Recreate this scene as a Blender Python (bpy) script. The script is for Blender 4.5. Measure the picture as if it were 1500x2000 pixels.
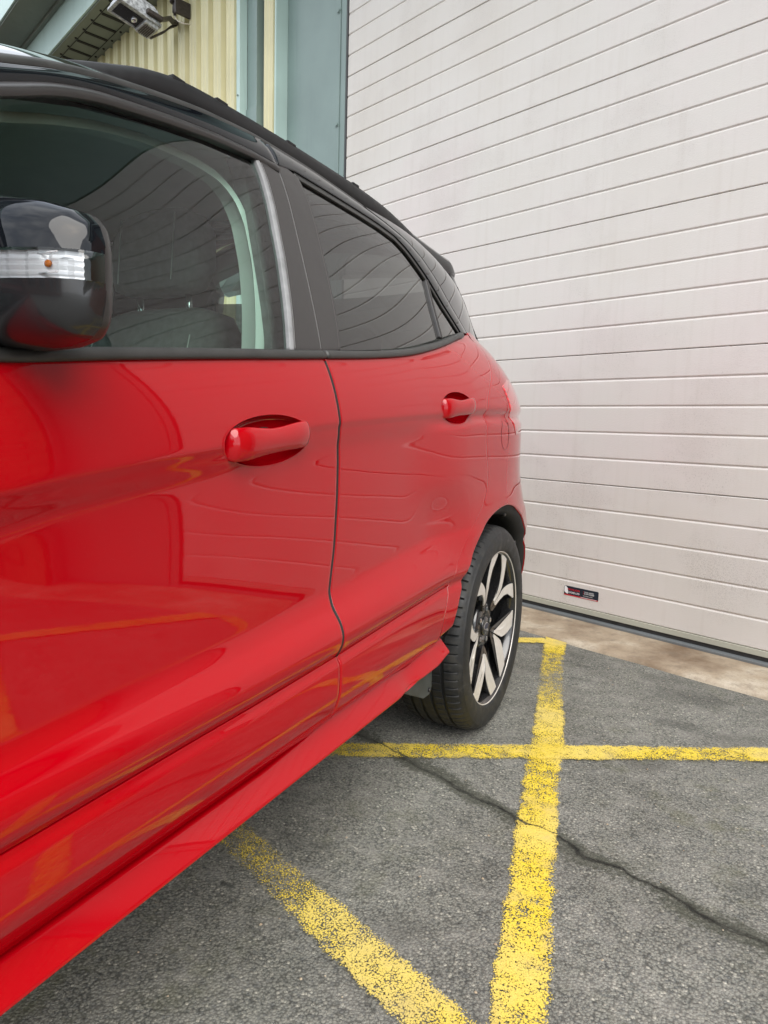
import bpy, math, random
import numpy as np
from mathutils import Vector, Matrix
SC = bpy.context.scene
for o in list(bpy.data.objects): bpy.data.objects.remove(o)
R = math.radians
# ---------------------------------------------------------------- camera
PSI, PITCH, ROLL = R(26.5), R(7.09), R(1.61)
fwh = Vector((-math.sin(PSI), math.cos(PSI), 0)); rt = Vector((math.cos(PSI), math.sin(PSI), 0))
fw = fwh*math.cos(PITCH) - Vector((0, 0, 1))*math.sin(PITCH); up = rt.cross(fw)
rt2 = math.cos(ROLL)*rt + math.sin(ROLL)*up; up2 = -math.sin(ROLL)*rt + math.cos(ROLL)*up
cam = bpy.data.cameras.new('camera'); cam_o = bpy.data.objects.new('camera', cam); SC.collection.objects.link(cam_o)
cam_o.matrix_world = Matrix(((rt2.x, up2.x, -fw.x, 0), (rt2.y, up2.y, -fw.y, 0), (rt2.z, up2.z, -fw.z, .927), (0, 0, 0, 1)))
cam.sensor_fit = 'VERTICAL'; cam.sensor_height = 36; cam.lens = 36*1333/2000
cam.clip_start = .02; cam.clip_end = 900
SC.camera = cam_o
# ---------------------------------------------------------------- world, sun, exposure
SUN_DIR = Vector((.80, -.68, 1.15)).normalized()
w = bpy.data.worlds.new('World'); SC.world = w; w.use_nodes = True
nt = w.node_tree; nt.nodes.clear()
def N(nt, t, **k):
    n = nt.nodes.new(t)
    for a, b in k.items():
        if a in ('operation', 'blend_type', 'data_type', 'feature', 'distance', 'sky_type', 'noise_dimensions', 'clamp', 'interpolation_type', 'wave_type', 'bands_direction', 'invert', 'distribution', 'voronoi_dimensions', 'clamp_factor'): setattr(n, a, b)
        else: n.inputs[a.replace('_', ' ')].default_value = b
    return n
sky = N(nt, 'ShaderNodeTexSky', sky_type='NISHITA'); sky.sun_disc = False
sky.sun_elevation = math.asin(SUN_DIR.z); sky.sun_rotation = math.atan2(SUN_DIR.x, SUN_DIR.y)
sky.air_density = 1.2; sky.dust_density = 3.0; sky.ozone_density = 1.0
tc = N(nt, 'ShaderNodeTexCoord'); cl = N(nt, 'ShaderNodeTexNoise', Scale=2.6, Detail=7.0, Roughness=.55)
mp = N(nt, 'ShaderNodeMapping'); mp.inputs['Scale'].default_value = (1, 1, 2.4)
nt.links.new(tc.outputs['Generated'], mp.inputs[0]); nt.links.new(mp.outputs[0], cl.inputs['Vector'])
rmp = N(nt, 'ShaderNodeValToRGB'); rmp.color_ramp.elements[0].position = .30; rmp.color_ramp.elements[0].color = (.55, .55, .55, 1)
rmp.color_ramp.elements[1].position = .62; rmp.color_ramp.elements[1].color = (1, 1, 1, 1)
nt.links.new(cl.outputs[0], rmp.inputs[0])
clc = N(nt, 'ShaderNodeValToRGB'); clc.color_ramp.elements[0].position = .35; clc.color_ramp.elements[0].color = (4.6, 4.9, 5.4, 1)
clc.color_ramp.elements[1].position = .75; clc.color_ramp.elements[1].color = (9.5, 9.8, 10.2, 1)
nt.links.new(cl.outputs[0], clc.inputs[0])
mx = N(nt, 'ShaderNodeMix', data_type='RGBA')
nt.links.new(rmp.outputs[0], mx.inputs[0]); nt.links.new(sky.outputs[0], mx.inputs[6]); nt.links.new(clc.outputs[0], mx.inputs[7])
bg = N(nt, 'ShaderNodeBackground', Strength=.105); nt.links.new(mx.outputs[2], bg.inputs[0])
wo = N(nt, 'ShaderNodeOutputWorld'); nt.links.new(bg.outputs[0], wo.inputs[0])
sl = bpy.data.lights.new('sun', 'SUN'); sl.energy = 1.5; sl.angle = R(55); sl.color = (1, .965, .91)
so = bpy.data.objects.new('sun', sl); SC.collection.objects.link(so); so.rotation_euler = SUN_DIR.to_track_quat('Z', 'Y').to_euler()
vs = SC.view_settings; vs.view_transform = 'Standard'; vs.look = 'None'; vs.exposure = 1.40; vs.gamma = 1; vs.use_curve_mapping = False
SC.cycles.use_denoising = True; SC.cycles.max_bounces = 10; SC.cycles.transparent_max_bounces = 24; SC.cycles.glossy_bounces = 6
SC.cycles.caustics_reflective = False; SC.cycles.caustics_refractive = False

# ---------------------------------------------------------------- materials
def mat(name):
    m = bpy.data.materials.new(name); m.use_nodes = True
    nt = m.node_tree; b = nt.nodes['Principled BSDF']
    return m, nt, b
def L(nt, a, b): nt.links.new(a, b)
def obj_co(nt, scale=(1, 1, 1)):
    t = N(nt, 'ShaderNodeTexCoord'); m_ = N(nt, 'ShaderNodeMapping'); m_.inputs['Scale'].default_value = scale
    L(nt, t.outputs['Object'], m_.inputs[0]); return m_.outputs[0]
def ramp(nt, src, stops):
    r = N(nt, 'ShaderNodeValToRGB'); e = r.color_ramp.elements
    while len(e) < len(stops): e.new(.5)
    for i, (p, c) in enumerate(stops):
        e[i].position = p; e[i].color = (*c, 1) if isinstance(c, (tuple, list)) else (c, c, c, 1)
    L(nt, src, r.inputs[0]); return r.outputs[0]
def bump(nt, b, h, strength=.3, dist=.002):
    n = N(nt, 'ShaderNodeBump', Strength=strength, Distance=dist); L(nt, h, n.inputs['Height']); L(nt, n.outputs[0], b.inputs['Normal']); return n
def simple(name, col, rough=.5, metal=0.0, var=.12, scale=12, bumpd=0, coat=0, bs=200, spec=.5):
    m, nt, b = mat(name); co = obj_co(nt)
    n = N(nt, 'ShaderNodeTexNoise', Scale=scale, Detail=5.0); L(nt, co, n.inputs['Vector'])
    c = ramp(nt, n.outputs[0], [(.3, tuple(x*(1-var) for x in col)), (.7, tuple(min(1, x*(1+var)) for x in col))])
    L(nt, c, b.inputs['Base Color']); b.inputs['Metallic'].default_value = metal
    r = ramp(nt, n.outputs[0], [(.3, rough*.85), (.7, min(1, rough*1.15))]); L(nt, r, b.inputs['Roughness'])
    b.inputs['Specular IOR Level'].default_value = spec
    if coat: b.inputs['Coat Weight'].default_value = coat; b.inputs['Coat Roughness'].default_value = .02
    if bumpd:
        n2 = N(nt, 'ShaderNodeTexNoise', Scale=bs, Detail=3.0); L(nt, co, n2.inputs['Vector']); bump(nt, b, n2.outputs[0], .6, bumpd)
    return m
def mathn(nt, op, a, b=None, c=None):
    n = N(nt, 'ShaderNodeMath', operation=op)
    for i, v in enumerate((a, b, c)):
        if v is None: continue
        if isinstance(v, (int, float)): n.inputs[i].default_value = v
        else: L(nt, v, n.inputs[i])
    return n.outputs[0]
def mixc(nt, f, a, b, bt='MIX'):
    n = N(nt, 'ShaderNodeMix', data_type='RGBA', blend_type=bt)
    for i, v in ((0, f), (6, a), (7, b)):
        if isinstance(v, (int, float)): n.inputs[i].default_value = v
        elif isinstance(v, tuple): n.inputs[i].default_value = (*v, 1)
        else: L(nt, v, n.inputs[i])
    return n.outputs[2]
def noise(nt, co, scale, detail=4.0, rough=.55):
    n = N(nt, 'ShaderNodeTexNoise', Scale=scale, Detail=detail, Roughness=rough); L(nt, co, n.inputs['Vector']); return n.outputs[0]

M = {}
# candy red paint with clear coat, a little road dust
m, nt, b = mat('red_paint'); co = obj_co(nt)
fl = N(nt, 'ShaderNodeTexVoronoi', Scale=2600.0); L(nt, co, fl.inputs['Vector'])
c = mixc(nt, ramp(nt, fl.outputs['Distance'], [(.0, .0), (1.0, .22)]), (.345, .0004, .0045), (.23, .0003, .0030))
d1 = noise(nt, co, 900, 2); d2 = noise(nt, co, 7, 4)
dust = mathn(nt, 'MULTIPLY', ramp(nt, d1, [(.70, .0), (.78, .30)]), ramp(nt, d2, [(.42, 0.), (.68, 1.)]))
c = mixc(nt, dust, c, (.42, .30, .27)); L(nt, c, b.inputs['Base Color'])
b.inputs['Metallic'].default_value = .0; b.inputs['Roughness'].default_value = .5; b.inputs['Specular IOR Level'].default_value = .0
b.inputs['Coat Weight'].default_value = 1; b.inputs['Coat IOR'].default_value = 1.50
L(nt, ramp(nt, d2, [(.3, .010), (.8, .035)]), b.inputs['Coat Roughness'])
op = noise(nt, co, 95, 2, .4); bn = N(nt, 'ShaderNodeBump', Strength=.25, Distance=.00003); L(nt, op, bn.inputs['Height']); L(nt, bn.outputs[0], b.inputs['Coat Normal'])
M['red'] = m
m, nt, b = mat('black_gloss_paint'); co = obj_co(nt)
d1 = noise(nt, co, 1100, 2); d2 = noise(nt, co, 9, 4)
dust = mathn(nt, 'MULTIPLY', ramp(nt, d1, [(.71, .0), (.78, .5)]), ramp(nt, d2, [(.42, 0.), (.68, 1.)]))
L(nt, mixc(nt, dust, (.005, .006, .008), (.25, .25, .24)), b.inputs['Base Color'])
b.inputs['Roughness'].default_value = .3; b.inputs['Specular IOR Level'].default_value = .0; b.inputs['Coat Weight'].default_value = 1; b.inputs['Coat IOR'].default_value = 1.40; b.inputs['Coat Roughness'].default_value = .02
M['black'] = m
M['satin'] = simple('satin_black_trim', (.030, .028, .028), .34, var=.1, scale=30, bumpd=.0001, bs=900)
M['rail'] = simple('satin_black_roof_rail', (.012, .012, .013), .48, var=.2, scale=40, spec=.25)
M['rubber'] = simple('weathered_rubber_seal', (.030, .030, .029), .45, var=.25, scale=25, bumpd=.0002, bs=500)
M['seal_dark'] = simple('black_door_seal', (.010, .009, .009), .8, var=.3, scale=400)
M['seal_grey'] = simple('grey_rubber_glass_channel', (.20, .205, .21), .5, var=.2, scale=40)
M['dark'] = simple('dark_underbody_plastic', (.010, .010, .010), .75, var=.3, scale=20, bumpd=.0006, bs=160)
M['flap'] = simple('dusty_mudflap_plastic', (.055, .062, .060), .6, var=.35, scale=30, bumpd=.0004, bs=220)
M['chrome'] = simple('polished_metal', (.75, .76, .78), .12, 1, var=.05)
M['fabric'] = simple('charcoal_seat_fabric', (.18, .18, .18), .85, var=.2, scale=60, bumpd=.0006, bs=900)
M['lining'] = simple('pale_interior_lining', (.86, .88, .84), .8, var=.04, scale=10)
M['stitch'] = simple('pale_stitching_thread', (.5, .5, .48), .7)
M['disc'] = simple('brake_disc_steel', (.32, .31, .30), .35, 1, var=.2, scale=40)
# tyre
m, nt, b = mat('tyre_rubber'); co = obj_co(nt)
n1 = noise(nt, co, 26, 6, .65); n2 = noise(nt, co, 320, 3)
c = mixc(nt, ramp(nt, n1, [(.50, 0.), (.76, .65)]), (.010, .011, .012), (.048, .045, .036))
c = mixc(nt, ramp(nt, n2, [(.70, 0.), (.76, .55)]), c, (.30, .28, .23)); L(nt, c, b.inputs['Base Color'])
L(nt, ramp(nt, n1, [(.3, .38), (.7, .75)]), b.inputs['Roughness']); bump(nt, b, n2, .5, .0006)
M['tyre'] = m
# diamond-cut face with machining
m, nt, b = mat('diamond_cut_alloy'); co = obj_co(nt)
n1 = noise(nt, co, 70, 3); L(nt, ramp(nt, n1, [(.2, (.64, .61, .57)), (.8, (.74, .71, .67))]), b.inputs['Base Color'])
b.inputs['Metallic'].default_value = .35; b.inputs['Roughness'].default_value = .32
M['alloy'] = m
# tinted glass: transparent + fresnel mirror (thin pane)
def glass(name, tint, ior=1.5, boost=0.0):
    m = bpy.data.materials.new(name); m.use_nodes = True; nt = m.node_tree; nt.nodes.clear()
    co = obj_co(nt); nz = noise(nt, co, 1.5, 2)
    t = N(nt, 'ShaderNodeBsdfTransparent'); t.inputs[0].default_value = (*tint, 1)
    g = N(nt, 'ShaderNodeBsdfGlossy', Roughness=.008); g.inputs[0].default_value = (1, 1, 1, 1)
    bn = N(nt, 'ShaderNodeBump', Strength=.3, Distance=.0004); L(nt, nz, bn.inputs['Height']); L(nt, bn.outputs[0], g.inputs['Normal'])
    f = N(nt, 'ShaderNodeFresnel', IOR=ior)
    ff = mathn(nt, 'MULTIPLY_ADD', f.outputs[0], 1.12, boost)
    n2 = noise(nt, co, 800, 2); n3 = noise(nt, co, 6, 3)
    du = mathn(nt, 'MULTIPLY', ramp(nt, n2, [(.72, 0.), (.79, .35)]), ramp(nt, n3, [(.5, 0.), (.7, 1.)]))
    dd = N(nt, 'ShaderNodeBsdfDiffuse'); dd.inputs[0].default_value = (.6, .6, .58, 1)
    x = N(nt, 'ShaderNodeMixShader'); L(nt, ff, x.inputs[0]); L(nt, t.outputs[0], x.inputs[1]); L(nt, g.outputs[0], x.inputs[2])
    x2 = N(nt, 'ShaderNodeMixShader'); L(nt, du, x2.inputs[0]); L(nt, x.outputs[0], x2.inputs[1]); L(nt, dd.outputs[0], x2.inputs[2])
    o = N(nt, 'ShaderNodeOutputMaterial'); L(nt, x2.outputs[0], o.inputs[0]); return m
M['glass'] = glass('green_tinted_glass', (.74, .93, .85))
M['privacy'] = glass('dark_privacy_glass', (.10, .11, .105), boost=.03)
M['lens'] = glass('clear_lamp_lens', (.93, .95, .97))
M['lampred'] = glass('red_lamp_lens', (.55, .02, .03))
# asphalt ----------------------------------------------------------------
def seg_dist(nt, co, ax, ay, bx, by, amp, sc):
    # distance to a wobbly segment, in the ground's own coordinates
    nz = N(nt, 'ShaderNodeTexNoise', Scale=sc, Detail=5.0); L(nt, co, nz.inputs['Vector'])
    sp = N(nt, 'ShaderNodeSeparateXYZ'); L(nt, co, sp.inputs[0])
    dx, dy = bx-ax, by-ay; ln = math.hypot(dx, dy)
    px = mathn(nt, 'SUBTRACT', sp.outputs[0], ax); py = mathn(nt, 'SUBTRACT', sp.outputs[1], ay)
    along = mathn(nt, 'ADD', mathn(nt, 'MULTIPLY', px, dx/ln), mathn(nt, 'MULTIPLY', py, dy/ln))
    perp = mathn(nt, 'ADD', mathn(nt, 'MULTIPLY', px, -dy/ln), mathn(nt, 'MULTIPLY', py, dx/ln))
    perp = mathn(nt, 'ADD', perp, mathn(nt, 'MULTIPLY_ADD', nz.outputs[0], amp, -amp*.5))
    over = mathn(nt, 'MAXIMUM', mathn(nt, 'SUBTRACT', mathn(nt, 'ABSOLUTE', mathn(nt, 'SUBTRACT', along, ln/2)), ln/2), 0)
    return mathn(nt, 'ADD', mathn(nt, 'ABSOLUTE', perp), over)
STAINS = [(-.835, 1.01, .012, .9), (-.45, 2.72, .02, .55), (-.08, 2.32, .05, .5), (-.43, 2.56, .03, .4), (-.79, 1.20, .05, .35), (.14, 1.52, .05, .35), (-.05, 2.58, .09, .3)]
def asphalt_nodes(nt, co):
    v = N(nt, 'ShaderNodeTexVoronoi', Scale=190.0, Randomness=1.0); L(nt, co, v.inputs['Vector'])
    v2 = N(nt, 'ShaderNodeTexVoronoi', Scale=60.0, feature='SMOOTH_F1'); L(nt, co, v2.inputs['Vector'])
    fine = noise(nt, co, 380, 4, .7); mid = noise(nt, co, 14, 5, .6); big = noise(nt, co, 1.6, 5, .6)
    sp = N(nt, 'ShaderNodeSeparateXYZ'); L(nt, v.outputs['Color'], sp.inputs[0])
    c = ramp(nt, sp.outputs[0], [(.0, (.150, .156, .158)), (.22, (.232, .236, .226)), (.62, (.272, .274, .258)), (.94, (.315, .312, .292)), (.992, (.52, .51, .47))])
    pit = ramp(nt, mathn(nt, 'ADD', v.outputs['Distance'], mathn(nt, 'MULTIPLY', fine, .35)), [(.62, 1.), (.95, .45)])
    c = mixc(nt, 1.0, c, pit, 'MULTIPLY')
    c = mixc(nt, ramp(nt, fine, [(.37, .85), (.465, .0)]), c, (.045, .050, .056))
    c = mixc(nt, 1.0, c, ramp(nt, big, [(.32, (.60, .59, .54)), (.66, (1.06, 1.055, .98))]), 'MULTIPLY')
    c = mixc(nt, ramp(nt, mid, [(.46, 0.), (.72, .38)]), c, (.330, .320, .290))
    # darker blotches and mossy patches
    st = noise(nt, co, 3.4, 6, .62); c = mixc(nt, ramp(nt, st, [(.58, 0.), (.68, .55)]), c, (.110, .108, .095))
    ms = noise(nt, co, 9, 6, .7); ms2 = noise(nt, co, .9, 3)
    mf = mathn(nt, 'MULTIPLY', ramp(nt, ms, [(.52, 0.), (.64, .5)]), ramp(nt, ms2, [(.45, 0.), (.6, 1.)]))
    c = mixc(nt, mf, c, (.120, .122, .070))
    for (sx, sy, sr, sk) in STAINS:
        q = seg_dist(nt, co, sx-sr, sy, sx+sr, sy+.2*sr, sr*1.2, 1.6/sr)
        wob = noise(nt, co, 22, 6, .8); c = mixc(nt, mathn(nt, 'MULTIPLY', ramp(nt, mathn(nt, 'ADD', q, mathn(nt, 'MULTIPLY_ADD', wob, sr*2.6, -sr*1.3)), [(sr*.2, 1.), (sr*.9, 0.)]), sk), c, (.045, .047, .042))
    hgt = mathn(nt, 'ADD', mathn(nt, 'MULTIPLY', v.outputs['Distance'], -.8), mathn(nt, 'MULTIPLY', fine, .6))
    return c, hgt
CR = [(-2.6, 2.45, -.94, 1.751), (-.94, 1.751, -.382, 1.53), (-.382, 1.53, -.113, 1.441), (-.113, 1.441, .14, 1.35), (.14, 1.35, 1.6, .62)]
def crack_nodes(nt, co):
    d = None
    for a in CR:
        q = seg_dist(nt, co, *a, .10, 7.0); d = q if d is None else mathn(nt, 'MINIMUM', d, q)
    br = noise(nt, co, 60, 8, .85); br2 = noise(nt, co, 3.2, 2); br = mathn(nt, 'ADD', br, mathn(nt, 'MULTIPLY_ADD', br2, .5, -.25))
    wide = ramp(nt, mathn(nt, 'ADD', d, mathn(nt, 'MULTIPLY_ADD', br, .16, -.080)), [(.020, 1.), (.030, 0.)])
    core = ramp(nt, mathn(nt, 'ADD', d, mathn(nt, 'MULTIPLY_ADD', br, .022, -.011)), [(.0015, 1.), (.0045, 0.)])
    return wide, core
m, nt, b = mat('worn_asphalt'); co = obj_co(nt)
c, hgt = asphalt_nodes(nt, co); wide, core = crack_nodes(nt, co)
c = mixc(nt, mathn(nt, 'MULTIPLY', wide, .68), c, (.042, .045, .030)); c = mixc(nt, mathn(nt, 'MULTIPLY', core, ramp(nt, noise(nt, co, 6.5, 3), [(.42, .05), (.56, .9)])), c, (.012, .012, .010))
L(nt, c, b.inputs['Base Color']); b.inputs['Roughness'].default_value = .82; b.inputs['Specular IOR Level'].default_value = .35
h2 = mathn(nt, 'SUBTRACT', hgt, mathn(nt, 'MULTIPLY', core, 3.0)); bump(nt, b, h2, .85, .0035)
M['asphalt'] = m
# worn yellow road paint (mixed with transparency where it has flaked off)
m, nt, b = mat('worn_yellow_paint'); co = obj_co(nt)
v = N(nt, 'ShaderNodeTexVoronoi', Scale=250.0); L(nt, co, v.inputs['Vector'])
fine = noise(nt, co, 460, 6, .8); mid = noise(nt, co, 26, 7, .75); big = noise(nt, co, 2.6, 4, .6)
att = N(nt, 'ShaderNodeAttribute'); att.attribute_name = 'wear'
uvn = N(nt, 'ShaderNodeAttribute'); uvn.attribute_name = 'edge'
keep = mathn(nt, 'ADD', mathn(nt, 'MULTIPLY', fine, .58), mathn(nt, 'MULTIPLY', mid, .42))
keep = mathn(nt, 'ADD', keep, mathn(nt, 'MULTIPLY', mathn(nt, 'SUBTRACT', .45, v.outputs['Distance']), .26))
keep = mathn(nt, 'ADD', keep, mathn(nt, 'MULTIPLY_ADD', big, .34, -.17))
keep = mathn(nt, 'SUBTRACT', keep, mathn(nt, 'MULTIPLY_ADD', att.outputs['Fac'], .38, -.175))
keep = mathn(nt, 'SUBTRACT', keep, mathn(nt, 'MULTIPLY', mathn(nt, 'POWER', uvn.outputs['Fac'], 7.0), .22))
al = ramp(nt, keep, [(.440, 0.), (.485, 1.)])
wide, core = crack_nodes(nt, co)
al = mathn(nt, 'MULTIPLY', al, mathn(nt, 'SUBTRACT', 1.0, core))
c = ramp(nt, mid, [(.25, (.80, .59, .006)), (.55, (.78, .58, .03)), (.80, (.70, .53, .14))])
c = mixc(nt, ramp(nt, big, [(.4, 0.), (.62, .65)]), c, (.66, .54, .20)); 
c = mixc(nt, ramp(nt, fine, [(.28, .6), (.5, 0.)]), c, (.33, .24, .04)); c = mixc(nt, ramp(nt, noise(nt, co, 7, 6, .7), [(.50, 0.), (.70, .55)]), c, (.36, .30, .16)); L(nt, c, b.inputs['Base Color'])
b.inputs['Roughness'].default_value = .7; L(nt, al, b.inputs['Alpha']); bump(nt, b, fine, .6, .002)
M['yellow'] = m
# concrete apron
m, nt, b = mat('stained_concrete'); co = obj_co(nt)
big = noise(nt, co, 2.8, 6, .65); mid = noise(nt, co, 17, 6, .7); fine = noise(nt, co, 150, 4, .7)
c = ramp(nt, big, [(.32, (.17, .115, .07)), (.52, (.36, .29, .205)), (.70, (.56, .50, .40))])
c = mixc(nt, ramp(nt, mid, [(.50, 0.), (.75, .8)]), c, (.16, .125, .09)); c = mixc(nt, ramp(nt, fine, [(.32, .5), (.5, 0.)]), c, (.22, .18, .14))
L(nt, c, b.inputs['Base Color']); b.inputs['Roughness'].default_value = .88; bump(nt, b, mid, .5, .003)
M['concrete'] = m
MOULD = (.03, 2.94, .36)
# door paint: off-white with grime specks and faint drips
m, nt, b = mat('weathered_white_door_paint'); co = obj_co(nt)
big = noise(nt, co, 1.1, 4); drip = noise(nt, obj_co(nt, (22, 22, .9)), 1.6, 4, .6); sp = noise(nt, co, 230, 4, .7); spb = noise(nt, co, 2.3, 4, .6)
c = ramp(nt, big, [(.3, (.61, .575, .525)), (.5, (.645, .615, .575)), (.7, (.655, .60, .575))])
c = mixc(nt, ramp(nt, drip, [(.52, 0.), (.80, .30)]), c, (.52, .475, .42))
sn = N(nt, 'ShaderNodeTexCoord'); sz = N(nt, 'ShaderNodeSeparateXYZ'); L(nt, sn.outputs['Object'], sz.inputs[0])
low = ramp(nt, sz.outputs[2], [(.0, 1.), (1.0, .25)])
spk = mathn(nt, 'MULTIPLY', ramp(nt, sp, [(.575, 0.), (.61, .85)]), ramp(nt, spb, [(.50, 0.), (.60, 1.)]))
spk = mathn(nt, 'MULTIPLY', spk, low)
vd = N(nt, 'ShaderNodeVectorMath', operation='DISTANCE'); L(nt, sn.outputs['Object'], vd.inputs[0]); vd.inputs[1].default_value = MOULD
near = ramp(nt, mathn(nt, 'ADD', vd.outputs['Value'], mathn(nt, 'MULTIPLY_ADD', spb, .5, -.25)), [(.10, 1.), (.26, 0.)])
spk = mathn(nt, 'MAXIMUM', spk, mathn(nt, 'MULTIPLY', ramp(nt, sp, [(.50, 0.), (.58, .5)]), near))
c = mixc(nt, spk, c, (.16, .14, .12)); c = mixc(nt, ramp(nt, spb, [(.52, 0.), (.72, .22)]), c, (.46, .415, .375))
L(nt, c, b.inputs['Base Color']); b.inputs['Roughness'].default_value = .42
wg = noise(nt, obj_co(nt, (1, 1, 3.2)), 95, 3, .6); bump(nt, b, wg, .5, .0012)
M['doorpaint'] = m
def steel(name, col, rough=.42):
    m, nt, b = mat(name); co = obj_co(nt)
    big = noise(nt, co, 2.2, 5); st = noise(nt, obj_co(nt, (9, 9, .8)), 2.0, 4); sp = noise(nt, co, 240, 2)
    c = ramp(nt, big, [(.3, tuple(x*.90 for x in col)), (.7, tuple(x*1.08 for x in col))])
    c = mixc(nt, ramp(nt, st, [(.55, 0.), (.8, .3)]), c, tuple(x*.62 for x in col)); c = mixc(nt, ramp(nt, sp, [(.72, 0.), (.76, .5)]), c, (.5, .5, .48))
    L(nt, c, b.inputs['Base Color']); b.inputs['Roughness'].default_value = rough; bump(nt, b, big, .2, .004); return m
M['green'] = steel('grey_green_painted_steel', (.200, .272, .255))
M['greenlit'] = steel('lit_face_green_steel', (.46, .60, .56))  # grey-green trim steel lightened: brightness of its lit faces put into the colour
M['grimy'] = steel('grimy_green_soffit_steel', (.190, .215, .180), .6)
M['cream'] = steel('cream_yellow_cladding', (.64, .60, .37), .5)
M['railpaint'] = steel('sage_bottom_rail', (.42, .42, .345), .6)
M['threshold'] = steel('blue_grey_threshold_steel', (.15, .165, .17), .5)
M['lampgrey'] = simple('peeling_grey_lamp_casting', (.38, .40, .42), .5, var=.55, scale=45, bumpd=.001, bs=120)
M['lampdark'] = simple('brown_black_lamp_metal', (.040, .032, .028), .5, var=.4, scale=60, bumpd=.0006, bs=200)
M['reflector'] = simple('dull_reflector', (.50, .53, .45), .4, .0, var=.2)
M['whiteplastic'] = simple('off_white_plastic', (.62, .58, .50), .5, var=.15)
M['amber'] = simple('amber_bulb', (.85, .22, .01), .25, var=.1)
M['silverrefl'] = simple('silver_lamp_reflector', (.85, .86, .88), .14, 1, var=.03)
M['sticker'] = simple('navy_sticker_print', (.012, .018, .030), .3, var=.05)
M['stickred'] = simple('red_sticker_print', (.55, .02, .03), .3, var=.05)
M['stickwhite'] = simple('white_sticker_print', (.80, .80, .80), .3, var=.02)
M['brick'] = simple('red_brown_brick', (.30, .115, .06), .85, var=.35, scale=3, bumpd=.002, bs=60)
M['mortar'] = simple('pale_mortar', (.48, .45, .38), .9, var=.15, scale=30)
M['slate'] = simple('dark_roof_tile', (.07, .065, .065), .7, var=.3, scale=6)
M['leaf'] = simple('hedge_leaves', (.045, .085, .03), .6, var=.5, scale=8)
M['bark'] = simple('tree_bark', (.10, .075, .05), .9, var=.3, scale=20)
M['tealpaint'] = simple('teal_window_paint', (.08, .26, .22), .45, var=.1)
M['grass'] = simple('dry_grass_blade', (.52, .42, .22), .7)

# ---------------------------------------------------------------- helpers
COL = SC.collection
def link(name, me, m=None, parent=None, smooth=False, **props):
    o = bpy.data.objects.new(name, me); COL.objects.link(o)
    if m is not None and me is not None and not me.materials: me.materials.append(m)
    if parent is not None: o.parent = parent
    if smooth: me.polygons.foreach_set('use_smooth', [True]*len(me.polygons))
    for k, v_ in props.items(): o[k] = v_
    return o
def mesh(name, V, Fc):
    me = bpy.data.meshes.new(name); me.from_pydata([tuple(map(float, v_)) for v_ in V], [], [tuple(int(i) for i in f) for f in Fc]); me.update(); return me
def empty(name, loc, label, cat, group=None, rz=0):
    o = bpy.data.objects.new(name, None); COL.objects.link(o); o.location = loc; o.rotation_euler = (0, 0, rz); o.empty_display_size = .1
    o['label'] = label; o['category'] = cat
    if group: o['group'] = group
    return o
class MB:
    def __init__(s): s.V = []; s.F = []
    def add(s, V, Fc):
        k = len(s.V); s.V += [tuple(v_) for v_ in V]; s.F += [tuple(i+k for i in f) for f in Fc]; return s
    def hexa(s, p): # 8 points: bottom ring 4, top ring 4
        return s.add(p, [(0, 3, 2, 1), (4, 5, 6, 7), (0, 1, 5, 4), (1, 2, 6, 5), (2, 3, 7, 6), (3, 0, 4, 7)])
    def box(s, x0, x1, y0, y1, z0, z1, T=None):
        p = [(x0, y0, z0), (x1, y0, z0), (x1, y1, z0), (x0, y1, z0), (x0, y0, z1), (x1, y0, z1), (x1, y1, z1), (x0, y1, z1)]
        if T: p = [T(*q) for q in p]
        return s.hexa(p)
    def loft(s, rings, cap=True, closed=True):
        n = len(rings[0]); k = len(s.V)
        for r in rings: s.V += [tuple(q) for q in r]
        for i in range(len(rings)-1):
            for j in range(n if closed else n-1):
                a = k+i*n+j; b_ = k+i*n+(j+1) % n; s.F.append((a, b_, b_+n, a+n))
        if cap and closed: s.F.append(tuple(k+j for j in range(n))[::-1]); s.F.append(tuple(k+(len(rings)-1)*n+j for j in range(n)))
        return s
    def tube(s, pts, r, n=10):
        pts = [Vector(p) for p in pts]; rings = []
        for i, p in enumerate(pts):
            t = (pts[min(i+1, len(pts)-1)]-pts[max(i-1, 0)]).normalized(); a = t.orthogonal().normalized() if i == 0 else (a0-t*a0.dot(t)).normalized(); a0 = a; b_ = t.cross(a)
            rr = r[i] if isinstance(r, (list, tuple)) else r
            rings.append([p+a*rr*math.cos(2*math.pi*k/n)+b_*rr*math.sin(2*math.pi*k/n) for k in range(n)])
        return s.loft(rings)
    def build(s, name, m, parent=None, smooth=False, bevel=0, **props):
        me = mesh(name, s.V, s.F); o = link(name, me, m, parent, smooth, **props)
        if bevel:
            bv = o.modifiers.new('bevel', 'BEVEL'); bv.width = bevel; bv.segments = 2; bv.limit_method = 'ANGLE'; bv.angle_limit = R(40)
        return o
def fix_normals(me):
    import bmesh
    bm = bmesh.new(); bm.from_mesh(me); bmesh.ops.recalc_face_normals(bm, faces=bm.faces); bm.to_mesh(me); bm.free()
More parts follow.
